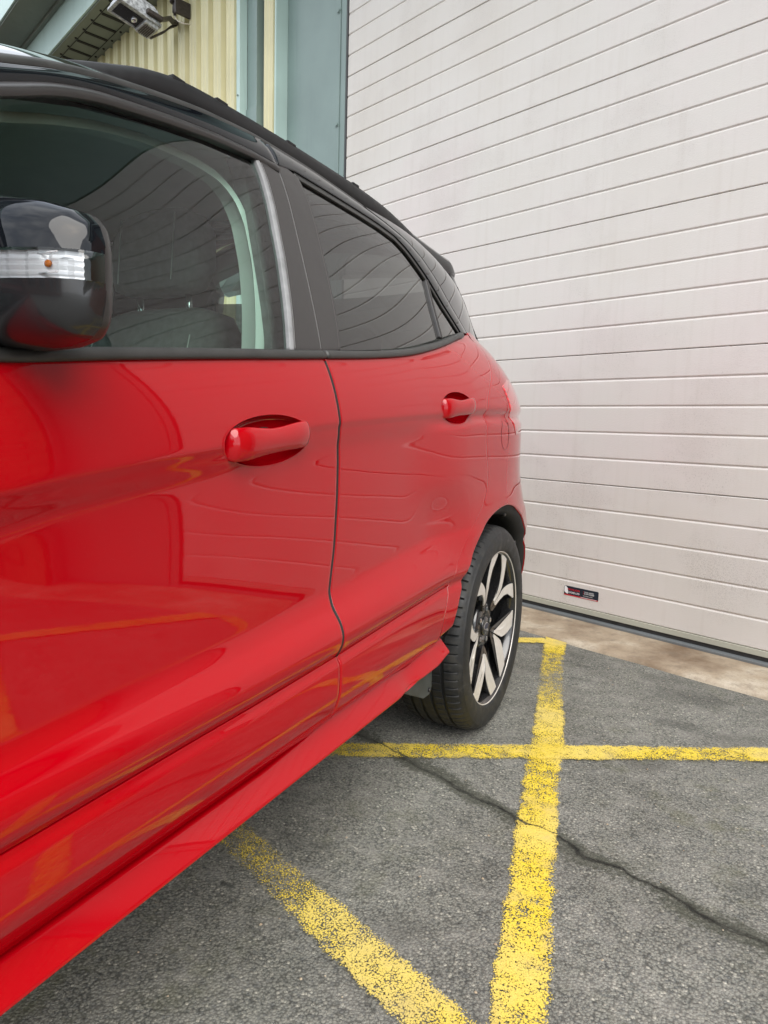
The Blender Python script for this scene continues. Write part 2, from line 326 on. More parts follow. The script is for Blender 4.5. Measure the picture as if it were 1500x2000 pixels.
# garage wall frame: s along the wall (to the right seen from the yard), off = distance in front of the door plane, z up
AZ = R(46.71-26.5); WN = np.array([math.sin(AZ), math.cos(AZ), 0]); WE = np.array([math.cos(AZ), -math.sin(AZ), 0]); WD = 2.957
def W(s, off, z): p = WE*s+WN*(WD-off); return (p[0], p[1], z)
WROT = -AZ
m, nt, b = mat('gloss_black_wheel_paint'); co = obj_co(nt)
d1 = noise(nt, co, 420, 2); L(nt, mixc(nt, ramp(nt, d1, [(.68, 0.), (.74, .5)]), (.010, .010, .011), (.16, .14, .11)), b.inputs['Base Color'])
b.inputs['Roughness'].default_value = .25; b.inputs['Coat Weight'].default_value = .8; b.inputs['Coat Roughness'].default_value = .05
M['wheelblack'] = m
M['emblem'] = simple('dark_blue_badge', (.012, .02, .05), .3)
m, nt, b = mat('mirror_lower_black'); b.inputs['Base Color'].default_value = (.012, .013, .015, 1); b.inputs['Roughness'].default_value = .22; b.inputs['Coat Weight'].default_value = .5; b.inputs['Coat Roughness'].default_value = .06
co = obj_co(nt); n_ = noise(nt, co, 500, 2); bump(nt, b, n_, .25, .0001)
M['mirrorblack'] = m
m, nt, b = mat('tail_lamp_red'); co = obj_co(nt); n_ = N(nt, 'ShaderNodeTexWave', Scale=60.0); L(nt, co, n_.inputs['Vector'])
L(nt, ramp(nt, n_.outputs[0], [(.3, (.35, .004, .01)), (.7, (.65, .03, .04))]), b.inputs['Base Color']); b.inputs['Roughness'].default_value = .2; b.inputs['Coat Weight'].default_value = 1
M['taillens'] = m
M['lens2'] = simple('frosted_clear_plastic', (.75, .77, .80), .15, .3)
M['silverrefl'] = simple('silver_lamp_reflector', (.96, .97, .98), .30, .10, var=.02)
# ================================================================= GROUND
def flat_poly(name, pts, z, m, sub=1, **props):
    return link(name, mesh(name, [(x, y, z) for x, y in pts], [tuple(range(len(pts)))]), m, None, **props)
g = flat_poly('ground', [(-320, -320), (320, -320), (320, 320), (-320, 320)], -.02, M['asphalt'], kind='structure')
# yard sheet with real subdivisions and slight unevenness near the camera
nx, ny = 150, 150
gx_ = np.linspace(-6, 6, nx); gy_ = np.linspace(-5, 6.5, ny)
rng = np.random.default_rng(3)
def yard_h(x, y): return .0016*np.sin(1.7*x+.6)*np.cos(1.3*y)+.0008*np.sin(5.1*x+2.0*y)
V = [(x, y, yard_h(x, y)) for y in gy_ for x in gx_]; Fc = [(j*nx+i, j*nx+i+1, (j+1)*nx+i+1, (j+1)*nx+i) for j in range(ny-1) for i in range(nx-1)]
link('yard_asphalt', mesh('yard_asphalt', V, Fc), M['asphalt'], None, True, kind='structure')
# concrete apron in front of the door
mb = MB(); n = 90; rows = []
for off, z in ((.355, -.05), (.352, .009), (.33, .013), (.22, .015), (.10, .017), (.0, .018), (-.3, .018)):
    rows.append([W(-6.2+12.4*i/n, off+(.004*math.sin(i*1.7)+.003*math.sin(i*.61) if .3 < off else 0), z) for i in range(n+1)])
for r in rows: mb.V += r
for k in range(len(rows)-1):
    for i in range(n): a = k*(n+1)+i; mb.F.append((a, a+1, a+n+2, a+n+1))
mb.build('concrete_apron', M['concrete'], None, True, kind='structure')
# yellow painted lines (sheets 4 mm above the asphalt); points are centre lines with widths
def paint_line(pts, wd, wear, label, z=.0055, jag=.004):
    P = [Vector((p[0], p[1])) for p in pts]; dense = []
    for a, b_ in zip(P[:-1], P[1:]):
        k = max(2, int((b_-a).length/.02))
        dense += [a.lerp(b_, i/k) for i in range(k)]
    dense.append(P[-1]); V = []; Fc = []; ed = []; tot = len(dense); rr = random.Random(len(pts)*7+int(abs(pts[0][0])*100))
    cross = 7
    for i, p in enumerate(dense):
        t = (dense[min(i+1, tot-1)]-dense[max(i-1, 0)]).normalized(); nrm = Vector((-t.y, t.x)); f = i/(tot-1)
        w_ = wd[0]*(1-f)+wd[1]*f if isinstance(wd, tuple) else wd
        j0, j1 = rr.uniform(-jag, jag), rr.uniform(-jag, jag)
        for c_ in range(cross):
            u = c_/(cross-1)*2-1; q = p+nrm*(u*w_/2+(j0 if u < 0 else j1)*abs(u)); V.append((q.x, q.y, z)); ed.append(abs(u))
    for i in range(tot-1):
        for c_ in range(cross-1): a = i*cross+c_; Fc.append((a, a+cross, a+cross+1, a+1))
    me = mesh('road_marking', V, Fc); at = me.attributes.new('edge', 'FLOAT', 'POINT'); at.data.foreach_set('value', ed)
    wv = []
    for i in range(tot):
        f = i/(tot-1); wv += [float(np.interp(f, *wear))]*cross
    at = me.attributes.new('wear', 'FLOAT', 'POINT'); at.data.foreach_set('value', wv)
    o = link('road_marking', me, M['yellow'], None, label=label, category='road marking'); o['group'] = 'worn yellow lines painted on the yard'
    return o
paint_line([(-.628, 3.045), (-.555, 2.64), (-.491, 2.34), (-.405, 1.94), (-.395, 1.84), (-.292, 1.32), (-.221, .97), (-.15, .60), (-.05, .1)], (.104, .104), ([0, .06, .2, .3, .5, .75, 1], [.30, .34, .62, .42, .34, .40, .5]), 'broad yellow line running from beside the rear wheel straight down to the bottom edge', .0055)
paint_line([(-1.9, 1.70), (-1.35, 1.34), (-.937, 1.150), (-.72, 1.062), (-.461, .958), (-.30, .895), (-.23, .85)], (.098, .108), ([0, .4, .7, .85, 1], [.44, .58, .60, .50, .48]), 'worn speckled yellow line slanting out from under the red sill to the bottom edge', .0062)
paint_line([(-2.4, .82), (-.916, 1.62), (.177, 2.214), (.80, 2.50)], (.100, .096), ([0, .45, .62, .8, 1], [.5, .46, .36, .40, .5]), 'yellow line crossing the broad line level with the rear tyre', .0068)
paint_line([(-1.9, 2.14), (-1.2, 2.62), (-.757, 2.908), (-.655, 2.965)], (.085, .085), ([0, 1], [.4, .35]), 'short thin yellow line behind the rear wheel meeting the top of the broad line', .0062)
paint_line([(.83, 2.47), (1.02, 2.08), (1.27, 1.60), (1.62, .9), (2.1, -.1)], (.10, .10), ([0, 1], [.4, .45]), 'yellow line seen only as a reflection in the front door, far right of the yard', .0055)
paint_line([(-.17, .775), (.46, 1.15), (.8, 1.35), (1.24, 1.62)], (.10, .10), ([0, 1], [.42, .42]), 'yellow hatch line seen as a reflection along the sill', .0074)
# little pebbles and debris
mb = MB(); rr = random.Random(5)
for i in range(260):
    x = rr.uniform(-1.2, 1.0); y = rr.uniform(.55, 3.0); r_ = rr.choice([.0015, .002, .0025, .0035]); a = rr.uniform(0, 6.28)
    ring = [(x+r_*math.cos(a+k*1.256)*rr.uniform(.7, 1.2), y+r_*math.sin(a+k*1.256)*rr.uniform(.7, 1.2), .001) for k in range(5)]
    mb.add(ring+[(x, y, r_*1.1)], [(k, (k+1) % 5, 5) for k in range(5)])
mb.build('gravel_grit', M['concrete'], None, kind='stuff', label='fine grit scattered on the asphalt', category='grit')
# dry stalk caught by the sill

# ================================================================= GARAGE
gar = empty('garage_building', W(-1.7, 0, 0), 'cream clad industrial unit with grey green steel trim around the large white door', 'building')
gar.location = (0, 0, 0)
def wallbox(name, s0, s1, o0, o1, z0, z1, m, parent=gar, bevel=0, **p):
    return MB().box(s0, s1, o0, o1, z0, z1, W).build(name, m, parent, bevel=bevel, **p)
def fixb(o): fix_normals(o.data); return o
DL_, DR_ = -3.585, .22; TOP = 4.2
# corrugated cladding sheets
def sheet(s0, s1, off, z0, z1):
    mb = MB(); prof = []; s_ = s0; p_ = .188
    while s_ < s1-.02:
        # broad pale rib with two fine beads, narrow valley
        for ds, do in ((0, -.040), (.030, -.040), (.040, 0), (.058, 0), (.061, .004), (.064, 0), (.100, 0), (.103, .004), (.106, 0), (.150, 0), (.160, -.040)):
            if s_+ds < s1: prof.append((s_+ds, off+do))
        s_ += p_
    prof.append((s1, off-.04))
    back = [(s1, off-.07), (s0, off-.07)]; full = prof+back
    mb.loft([[W(a, b_, z0) for a, b_ in full], [W(a, b_, z1) for a, b_ in full]])
    o = mb.build('cladding_sheet', M['cream'], gar); fix_normals(o.data); return o
SZ = 4.428
s_ = -4.645
for k in range(7): sheet(s_-.94+.002, s_-.002, .17, 0, 4.425); s_ -= .94
sheet(-4.425, -4.255, .107, 0, 6.0)
# green trims left of the door
fixb(wallbox('corner_flashing', -4.645, -4.60, .107, .172, 0, SZ, M['greenlit'], bevel=.003))
fixb(wallbox('downpipe_cover', -4.598, -4.475, .03, .109, 0, 6.0, M['green'], bevel=.003))
fixb(wallbox('pipe_bracket', -4.60, -4.46, .04, .120, 3.05, 3.19, M['green'], bevel=.002))
fixb(wallbox('shadow_gap_post', -4.473, -4.427, -.05, .03, 0, 6.0, M['dark']))
fixb(wallbox('flashing', -4.253, -4.235, .0, .108, 0, 6.0, M['greenlit'], bevel=.002))
fixb(wallbox('door_jamb', -4.233, -3.655, -.10, .012, 0, 6.0, M['green'], bevel=.002))
fixb(wallbox('guide_rail_cover', -3.654, -3.605, -.10, .006, 0, 6.0, M['green'], bevel=.003))
fixb(wallbox('brush_seal', -3.603, -3.588, -.08, .004, 0, 6.0, M['rubber']))
# mirrored trims right of the door
fixb(wallbox('brush_seal', .222, .237, -.08, .004, 0, 6.0, M['rubber']))
fixb(wallbox('guide_rail_cover', .239, .288, -.10, .006, 0, 6.0, M['green'], bevel=.003))
fixb(wallbox('door_jamb', .290, .868, -.10, .012, 0, 6.0, M['green'], bevel=.002))
fixb(wallbox('flashing', .870, .888, .0, .108, 0, 6.0, M['green'], bevel=.002))
mb = MB(); rb = random.Random(8); row = 0; z_ = .02
while z_ < 4.40:   # dark brick return wall right of the door (seen in the paint)
    s_ = .892-(.1125 if row % 2 else 0)
    while s_ < 6.9:
        if s_ > .80: mb.box(max(s_, .892), s_+.215, .09, .150+rb.uniform(0, .004), z_, z_+.065, W)
        s_ += .225
    z_ += .075; row += 1
bw = mb.build('brickwork', M['brick'], gar, kind='stuff')
# bolts on the jambs
def bolt(s, off, z, r=.011):
    mb = MB(); 
    for rr_, h0, h1, n in ((r*1.5, 0, .003, 16), (r, .003, .010, 6)):
        mb.loft([[W(s+rr_*math.cos(2*math.pi*k/n), off+h, z+rr_*math.sin(2*math.pi*k/n)) for k in range(n)] for h in (h0, h1)])
    o = mb.build('bolt', M['green'], gar); fix_normals(o.data)
for z in (.8, 1.48, 2.17, 2.86, 3.54, 4.2): bolt(-3.672, .012, z); bolt(.31, .012, z)
for z in (.9, 1.7, 2.52, 3.28, 4.1): bolt(-4.62, .172, z, .005)
# building body and lintel behind
fixb(wallbox('wall', -12, -4.66, -.40, .09, 0, 7.2, M['mortar'])); fixb(wallbox('wall', .89, 7.0, -.40, .1475, 0, 7.2, M['brick']))
fixb(wallbox('lintel', -3.60, .235, -.12, .004, 3.742, 4.43, M['green'])); fixb(wallbox('inner_wall', -4.6, .9, -.60, -.42, 0, 7.2, M['dark']))
fixb(wallbox('parapet_flashing', -12.1, 7.1, -.45, .20, 7.2, 7.32, M['green']))
s_ = -12.0
for k in range(20): sheet(s_+.002, s_+.938, .13, 5.45, 7.19); s_ += .94
# stepped soffit of grey green steel running along the wall over the cladding
SZ = 4.428
fixb(wallbox('soffit_tray', -12, 7, .128, .515, SZ, SZ+.02, M['grimy'], bevel=.003))
fixb(wallbox('fascia_panel', -12, 7, .517, .535, SZ+.012, SZ+.33, M['greenlit'], bevel=.002))
fixb(wallbox('fascia_lip', -12, 7, .537, .572, SZ+.29, SZ+.335, M['grimy'], bevel=.002))
fixb(wallbox('soffit_tray', -12, 7, .574, .83, SZ+.315, SZ+.335, M['grimy'], bevel=.002))
fixb(wallbox('fascia_panel', -12, 7, .832, .85, SZ+.33, SZ+.95, M['greenlit'], bevel=.002))
fixb(wallbox('canopy_roof', -12, 7, -.2, .9, SZ+.96, SZ+1.0, M['green']))
s_ = -8.05
while s_ < -5.9:
    fixb(MB().box(s_, s_+.036, .235, .43, SZ-.006, SZ-.0005, W).build('slot', M['dark'], gar))
    for o_ in (.20, .455):
        c0 = np.array(W(s_+.05, o_, SZ)); mb = MB(); mb.loft([[(c0[0]+r_*math.cos(k*.785), c0[1]+r_*math.sin(k*.785), SZ-h_) for k in range(8)] for r_, h_ in ((.011, 0), (.010, .008))]); o = mb.build('screw', M['dark'], gar); fix_normals(o.data)
    s_ += .20
fixb(MB().box(-12, -5.75, .228, .232, SZ-.004, SZ-.0004, W).build('seam', M['dark'], gar)); fixb(MB().box(-12, -5.75, .436, .440, SZ-.004, SZ-.0004, W).build('seam', M['dark'], gar))

# ---------------- the sectional door
dr = empty('garage_door', (0, 0, 0), 'large off-white sectional garage door with horizontal ribs and grime specks', 'garage door')
H = .61; Z0 = 1.462*0+.0752  # underside of lowest section
def section(k):
    z0 = Z0+k*H; z1 = z0+H-.0028; p = H/5; prof = [(-.04, z0), (-.003, z0), (.0, z0+.003)]
    for q in range(1, 5):
        z = z0+q*p
        prof += [(.0, z-.0080), (-.0009, z-.0055), (-.0040, z-.0012), (-.0047, z+.0002), (-.0038, z+.0018), (-.0006, z+.0060), (.0, z+.0085)]
    prof += [(.0, z1-.003), (-.003, z1), (-.04, z1)]
    prof = prof[::-1]
    mb = MB(); nseg = 14
    mb.loft([[W(DL_+(DR_-DL_)*i/nseg, o_, z) for o_, z in prof] for i in range(nseg+1)])
    o = mb.build('door_panel', M['doorpaint'], dr); fix_normals(o.data); return o
for k in range(6): section(k)
MB().box(DL_, DR_, -.04, -.036, Z0, Z0+6*H, W).build('joint_backing', M['dark'], dr)
fixb(MB().box(DL_, DR_, -.035, .004, .048, .0735, W).build('bottom_rail', M['railpaint'], dr, bevel=.002))
fixb(MB().box(DL_, DR_, -.030, -.002, .030, .0475, W).build('rubber_seal', M['rubber'], dr))
fixb(MB().box(-6, 6, -.05, .030, .0175, .0295, W).build('threshold_strip', M['threshold'], gar, bevel=.002))
# company sticker low on the door
ST = [(-1.808, -1.620), (.1215, .1690)]
def roundrect(s0, s1, z0, z1, r, off, n=5):
    pts = []
    for cx, cz, a0 in ((s1-r, z0+r, -90), (s1-r, z1-r, 0), (s0+r, z1-r, 90), (s0+r, z0+r, 180)):
        for k in range(n+1): a = R(a0+90*k/n); pts.append((cx+r*math.cos(a), cz+r*math.sin(a)))
    return pts
def plate(name, pts, o0, o1, m, parent):
    mb = MB(); mb.loft([[W(a, o0, z) for a, z in pts], [W(a, o1, z) for a, z in pts]]); o = mb.build(name, m, parent); fix_normals(o.data); return o
stk = plate('sticker', roundrect(-1.808, -1.620, .1215, .1690, .005, 0), .0002, .0012, M['sticker'], dr); stk['label'] = 'small navy and red company sticker near the bottom of the door'
plate('sticker_stripe', roundrect(-1.807, -1.621, .1222, .1270, .002, 0), .0013, .0016, M['stickred'], stk)
plate('sticker_stripe', roundrect(-1.715, -1.628, .1250, .1266, .0006, 0), .0018, .0020, M['stickwhite'], stk)
cr = [(-1.8055, .1665), (-1.8055, .1345)] + [(-1.802+.020*t, .1345-.004*t+.000*t) for t in (0, .5, 1)] + [(-1.786, .140), (-1.787, .150), (-1.792, .159), (-1.800, .1665)]
plate('sticker_crescent', [(-1.806, .1670), (-1.806, .1400), (-1.801, .1345), (-1.790, .1300), (-1.786, .1300), (-1.786, .150), (-1.790, .160), (-1.798, .1670)], .0013, .0016, M['stickwhite'], stk)
def text(body, s, z, size, m, parent, off=.0022, sx=1.0, name='lettering'):
    cu = bpy.data.curves.new('t', 'FONT'); cu.body = body; cu.size = size; cu.resolution_u = 2; cu.space_character = 1.02; cu.offset = size*.018
    to = bpy.data.objects.new('t', cu); COL.objects.link(to); dg = bpy.context.evaluated_depsgraph_get()
    me = bpy.data.meshes.new_from_object(to.evaluated_get(dg)); bpy.data.objects.remove(to)
    X = Matrix(((WE[0]*sx, 0, -WN[0], 0), (WE[1]*sx, 0, -WN[1], 0), (0, 1, 0, 0), (0, 0, 0, 1)))
    me.transform(X); p = W(s, off, z); me.transform(Matrix.Translation(Vector(p))); me.materials.clear()
    return link(name, me, m, parent)
text('PAVILION', -1.7885, .1490, .0135, M['stickred'], stk, sx=1.14)
text('DOORS LTD', -1.7880, .1345, .0125, M['stickwhite'], stk, sx=.95)
text('01752 478440', -1.695, .1530, .0068, M['stickwhite'], stk, sx=1.25)
text('01579 552205', -1.695, .1440, .0088, M['stickwhite'], stk, sx=1.02)
text('T', -1.702, .1530, .0068, M['stickred'], stk); text('M', -1.702, .1440, .0068, M['stickred'], stk)
text('www.pavilion-doors', -1.702, .1345, .0052, M['stickwhite'], stk, sx=1.2)

# ---------------- floodlight on its bracket
fl = empty('floodlight', (0, 0, 0), 'weathered old floodlight on a rusty bracket against the cream cladding', 'floodlight')
FO = .55
def flp(u, v, d):  # lamp frame: u along the long side, v across the glass, d depth toward the housing back
    U = np.array(W(1, 0, 0))-np.array(W(0, 0, 0)); Nn = np.array(W(0, 1, 0))-np.array(W(0, 0, 0)); Zz = np.array([0, 0, 1.])
    B0 = np.array([-4.166, 3.858, 3.93]); A0 = np.array([-4.393, 3.949, 3.943]); C0 = np.array([-4.051, 4.158, 3.856])
    a = C0-B0; c = A0-B0; f = np.cross(a, c); f /= np.linalg.norm(f); f = f if f[2] > 0 else -f
    return tuple(B0+a*(u+.42)/.80+c*(v+.15)/.30+f*d*.75)
def ring(u0, u1, v0, v1, d, r=.02, n=4):
    pts = []
    for cx, cy, a0 in ((u1-r, v0+r, -90), (u1-r, v1-r, 0), (u0+r, v1-r, 90), (u0+r, v0+r, 180)):
        for k in range(n+1): a = R(a0+90*k/n); pts.append(flp(cx+r*math.cos(a), cy+r*math.sin(a), d))
    return pts
hs = MB().loft([ring(-.40, .36, -.13, .13, .03), ring(-.40, .36, -.13, .13, .07), ring(-.34, .30, -.10, .10, .15), ring(-.24, .22, -.07, .07, .19)]).build('housing', M['lampgrey'], fl, bevel=.004); fix_normals(hs.data)
fr = MB().loft([ring(-.42, .38, -.15, .15, 0), ring(-.42, .38, -.15, .15, .03)]).build('front_frame', M['lampgrey'], fl, bevel=.004); fix_normals(fr.data)
gl = MB().loft([ring(-.36, .08, -.105, .105, -.004), ring(-.36, .08, -.105, .105, -.0005)]).build('reflector', M['reflector'], fl); fix_normals(gl.data)
gl2 = MB().loft([ring(-.365, .085, -.11, .11, -.008), ring(-.365, .085, -.11, .11, -.006)]).build('glass_pane', M['lens'], fl); fix_normals(gl2.data)
bb = MB().loft([[flp(-.02+.045*math.cos(k*.52)*s_, .045*math.sin(k*.52)*s_, d_) for k in range(12)] for s_, d_ in ((1, -.005), (1, -.014), (.72, -.020), (.68, -.012))]).build('lamp_socket', M['chrome'], fl, True); fix_normals(bb.data)
gb = MB().loft([ring(.10, .35, -.12, .12, -.030), ring(.10, .36, -.13, .13, -.0005)]).build('gear_cover', M['lampgrey'], fl, bevel=.003); fix_normals(gb.data)
for k in range(6): o = MB().loft([ring(.13+.033*k, .145+.033*k, -.09, .09, -.038, .003), ring(.13+.033*k, .145+.033*k, -.09, .09, -.0305, .003)]).build('cooling_fin', M['lampdark'], fl); fix_normals(o.data)
def bar(pts, wv, th, name):
    mb = MB(); rings = []
    for p in pts: 
        p = np.array(p); a = np.array(flp(0, 1, 0))-np.array(flp(0, 0, 0)); Zz = np.array([0, 0, 1.])
        rings.append([p-a*wv/2-Zz*th/2, p+a*wv/2-Zz*th/2, p+a*wv/2+Zz*th/2, p-a*wv/2+Zz*th/2])
    o = mb.loft(rings).build(name, M['lampdark'], fl, bevel=.004); fix_normals(o.data)
bar([flp(.06, -.165, .05), flp(.34, -.165, .06), W(-5.42, .30, 4.05), W(-5.50, .235, 4.08), W(-5.54, .175, 4.11)], .05, .030, 'bracket_arm')
bar([flp(.24, .165, .05), flp(.44, .165, .04), W(-5.52, .30, 3.99), W(-5.55, .235, 4.06), W(-5.55, .175, 4.10)], .045, .02, 'bracket_arm')
# photocell above
pc = empty('light_sensor', (0, 0, 0), 'cream capped light sensor on a black stem above the floodlight bracket', 'sensor')
def disc(s, o_, z, r, n=18):
    s, o_, z, r = -5.375+(s+5.42)*.7, .28, 4.16+(z-4.47)*.62, r*.62
    return [W(s+r*math.cos(2*math.pi*k/n), o_+r*math.sin(2*math.pi*k/n), z) for k in range(n)]
for nm, prof, mm in (('cap', ((.052, 4.48), (.058, 4.50), (.056, 4.62), (.03, 4.65)), 'whiteplastic'), ('collar', ((.050, 4.455), (.062, 4.46), (.062, 4.482), (.05, 4.484)), 'lampdark'), ('stem', ((.018, 4.31), (.020, 4.34), (.032, 4.345), (.032, 4.40), (.026, 4.45)), 'lampdark')):
    o = MB().loft([disc(-5.42, .30, z, r) for r, z in prof]).build(nm, M[mm], pc, True); fix_normals(o.data)
fixb(MB().box(-5.345, -5.325, .172, .30, 4.06, 4.17, W).build('back_plate', M['lampdark'], pc, bevel=.004))
o = MB().tube([W(-5.375, .28, 4.07), W(-5.37, .28, 4.04), W(-5.34, .27, 4.01), W(-5.30, .24, 3.99), W(-5.29, .19, 4.00)], .004, 8).build('cable', M['whiteplastic'], pc, True)

# ================================================================= SURROUNDINGS (seen through the cab and mirrored in the paint)
def brick_house(name, loc, rz, wdt, hgt, label, brick_span, win, depth=6.0, roof=True):
    h_ = empty(name, loc, label, 'building', rz=rz)
    mb = MB().box(-wdt/2, wdt/2, .06, depth, 0, hgt); mb.build('wall', M['mortar'], h_)
    shared = {}
    def bm_(l):
        k = round(l, 3)
        if k not in shared: shared[k] = mesh('brick', MB().box(-l/2, l/2, 0, .062, 0, .065).V, MB().box(0, 1, 0, 1, 0, 1).F)
        return shared[k]
    rest = MB(); cnt = 0; row = 0; z = .01; rr = random.Random(2)
    while z < hgt-.07:
        x = -wdt/2+(.0 if row % 2 else -.1125)
        while x < wdt/2:
            x0, x1 = max(x, -wdt/2), min(x+.215, wdt/2); x += .225
            if x1-x0 < .05: continue
            segs = [(x0, x1)]
            for (a, b_, c_, d_) in win:
                if z+.065 > c_ and z < d_:
                    ns = []
                    for p, q in segs:
                        if q <= a or p >= b_: ns.append((p, q)); continue
                        if p < a: ns.append((p, a))
                        if q > b_: ns.append((b_, q))
                    segs = ns
            for p, q in segs:
                if q-p < .03: continue
                if brick_span and brick_span[0] < (p+q)/2 < brick_span[1] and brick_span[2] < z < brick_span[3] and cnt < 280:
                    o = bpy.data.objects.new('brick', bm_(q-p)); COL.objects.link(o); o.parent = h_; o.location = ((p+q)/2, rr.uniform(-.002, .002), z); cnt += 1
                    if not o.data.materials: o.data.materials.append(M['brick'])
                else: rest.box(p, q, 0, .062, z, z+.065)
        z += .075; row += 1
    if rest.V: rest.build('brickwork', M['brick'], h_, kind='stuff')
    for (a, b_, c_, d_) in win:
        f = MB().box(a, b_, .025, .07, c_, c_+.07).box(a, b_, .025, .07, d_-.07, d_).box(a, a+.07, .025, .07, c_+.071, d_-.071).box(b_-.07, b_, .025, .07, c_+.071, d_-.071).box((a+b_)/2-.03, (a+b_)/2+.03, .025, .07, c_+.071, d_-.071).build('window', M['tealpaint'], h_, bevel=.003)
        MB().box(a+.07, b_-.07, .050, .055, c_+.07, d_-.07).build('pane', M['privacy'], f)
        MB().box(a+.07, b_-.07, .058, .0595, c_+.07, d_-.07).build('blind', M['dark'], f)
        MB().box(a-.05, b_+.05, -.04, .0, c_-.09, c_-.003).build('sill', M['concrete'], f, bevel=.004)
    if roof:
        MB().add([(-wdt/2-.3, -.5, hgt), (wdt/2+.3, -.5, hgt), (wdt/2+.3, depth/2, hgt+2.0), (-wdt/2-.3, depth/2, hgt+2.0), (wdt/2+.3, depth+.5, hgt), (-wdt/2-.3, depth+.5, hgt), (-wdt/2-.3, -.5, hgt+.12), (wdt/2+.3, -.5, hgt+.12)], [(6, 7, 2, 3), (3, 2, 4, 5), (0, 1, 7, 6), (0, 6, 3, 5), (1, 4, 2, 7), (0, 5, 4, 1)]).build('roof', M['slate'], h_)
        MB().box(-wdt/2-.3, wdt/2+.3, -.62, -.502, hgt-.02, hgt+.11).build('gutter', M['dark'], h_, bevel=.01)
    if brick_span: MB().box(0, .1, 0, 1, 0, 1)
    return h_
# seen through the cab windows, beyond the far side of the car
brick_house('brick_building', (-6.2, 4.6, 0), R(58), 7.5, 2.8, 'red brick building with teal windows beyond the far side of the car', (-.9, 1.5, 1.2, 2.3), [(-2.6, -1.4, 1.0, 2.2), (-.15, .75, 1.0, 2.1), (2.2, 3.2, 1.0, 2.2)])
# behind the camera, mirrored in the door mirror
brick_house('workshop_building', (2.2, -11.0, 0), R(180-8), 11.0, 3.4, 'long red brick workshop behind the photographer, mirrored in the door mirror', None, [(-4.4, -3.2, .9, 2.5), (-2.2, -1.0, .9, 2.5), (.2, 1.4, .9, 2.5), (2.4, 3.6, .9, 2.5)])
# trees far behind
def tree(x, y, hgt, seed, label):
    t = empty('broadleaf_tree', (x, y, 0), label, 'tree', 'trees behind the yard')
    rr = random.Random(seed)
    mb = MB().tube([(0, 0, 0), (.05, 0, hgt*.25), (-.05, .05, hgt*.5), (.0, .0, hgt*.8)], [.20, .16, .11, .03], 8)
    for k in range(6): a = rr.uniform(0, 6.28); z = hgt*rr.uniform(.3, .6); mb.tube([(0, 0, z), (math.cos(a)*hgt*.15, math.sin(a)*hgt*.15, z+hgt*.12), (math.cos(a)*hgt*.28, math.sin(a)*hgt*.28, z+hgt*.2)], [.07, .05, .02], 6)
    mb.build('trunk', M['bark'], t, True)
    mb = MB(); cl = [(rr.gauss(0, hgt*.16), rr.gauss(0, hgt*.16), hgt*rr.uniform(.42, .92), hgt*rr.uniform(.10, .18)) for _ in range(22)]
    for _ in range(4200):
        cx, cy, cz, cr = rr.choice(cl); v_ = Vector((rr.gauss(0, 1), rr.gauss(0, 1), rr.gauss(0, 1))).normalized()*cr*rr.uniform(.6, 1.05); p = Vector((cx, cy, cz))+v_
        a = Vector((rr.gauss(0, 1), rr.gauss(0, 1), rr.gauss(0, 1))).normalized(); b_ = a.orthogonal().normalized(); s_ = .11
        mb.add([p-a*s_, p+b_*s_*.55, p+a*s_, p-b_*s_*.55], [(0, 1, 2, 3)])
    mb.build('crown', M['leaf'], t)
for i, (x, y, h_, lb) in enumerate([(-9, -20, 7.5, 'tall broadleaf tree left behind the yard'), (-13, -17, 6.0, 'shorter broadleaf tree at the far left behind the yard'), (14, -20, 8.0, 'broadleaf tree right of the brick workshop')]): tree(x, y, h_, i+1, lb)
# ---------------------------------------------------------------- body surfaces
def pchip(xs, ys, xq):
    xs=np.asarray(xs,float); ys=np.asarray(ys,float)
    h=np.diff(xs); d=np.diff(ys)/h; m=np.zeros_like(ys)
    for i in range(1,len(xs)-1):
        if d[i-1]*d[i]>0:
            w1=2*h[i]+h[i-1]; w2=h[i]+2*h[i-1]
            m[i]=(w1+w2)/(w1/d[i-1]+w2/d[i])
    m[0]=d[0]; m[-1]=d[-1]
    i=np.clip(np.searchsorted(xs,xq)-1,0,len(h)-1)
    t=(xq-xs[i])/h[i]; t=np.clip(t,-.5,1.5)
    return ((2*t**3-3*t**2+1)*ys[i]+(t**3-2*t**2+t)*h[i]*m[i]+(-2*t**3+3*t**2)*ys[i+1]+(t**3-t**2)*h[i]*m[i+1])
def sstep(a,b,x):
    t=np.clip((x-a)/(b-a),0,1); return t*t*(3-2*t)
BASE=-.612; XC=-1.50; WY,WZ=2.007,.320; FWY=-.513
Y_B=[-1.3,-.6,0,.435,.56,.736,1.002,1.302,1.454,1.638,1.915,2.1,2.3,2.9]
Z_B=[.93,.945,.96,.978,.992,1.011,1.038,1.070,1.091,1.126,1.188,1.222,1.235,1.235]
def z_belt(y): return pchip(Y_B,Z_B,np.asarray(y,float))
Y_S=[-1.3,-.5,.412,.487,.58,.649,.737,.94,1.046,1.336,1.559,1.849,2.8]
Z_S=[.76,.80,.852,.863,.874,.882,.891,.919,.929,.949,.963,.985,1.0]
def z_crease(y): return pchip(Y_S,Z_S,np.asarray(y,float))
def z_valley(y): return np.interp(y,[-1.3,.414,.571,.717,.834,1.065,1.34,1.524,2.8],[.57,.582,.588,.590,.594,.611,.633,.650,.66])
def z_clad(y): return np.interp(y,[-1.3,.391,.686,.80,1.042,1.596,2.8],[.48,.493,.498,.499,.505,.528,.56])
Z_DB=.368; Z_ST=.364; Z_SB=.333
gy=np.arange(-1.4,2.95,.006); gz=np.arange(.28,1.30,.0025)
ZG=[.95,1.00,1.05,1.15,1.25,1.35,1.42,1.46,1.49,1.515,1.53]
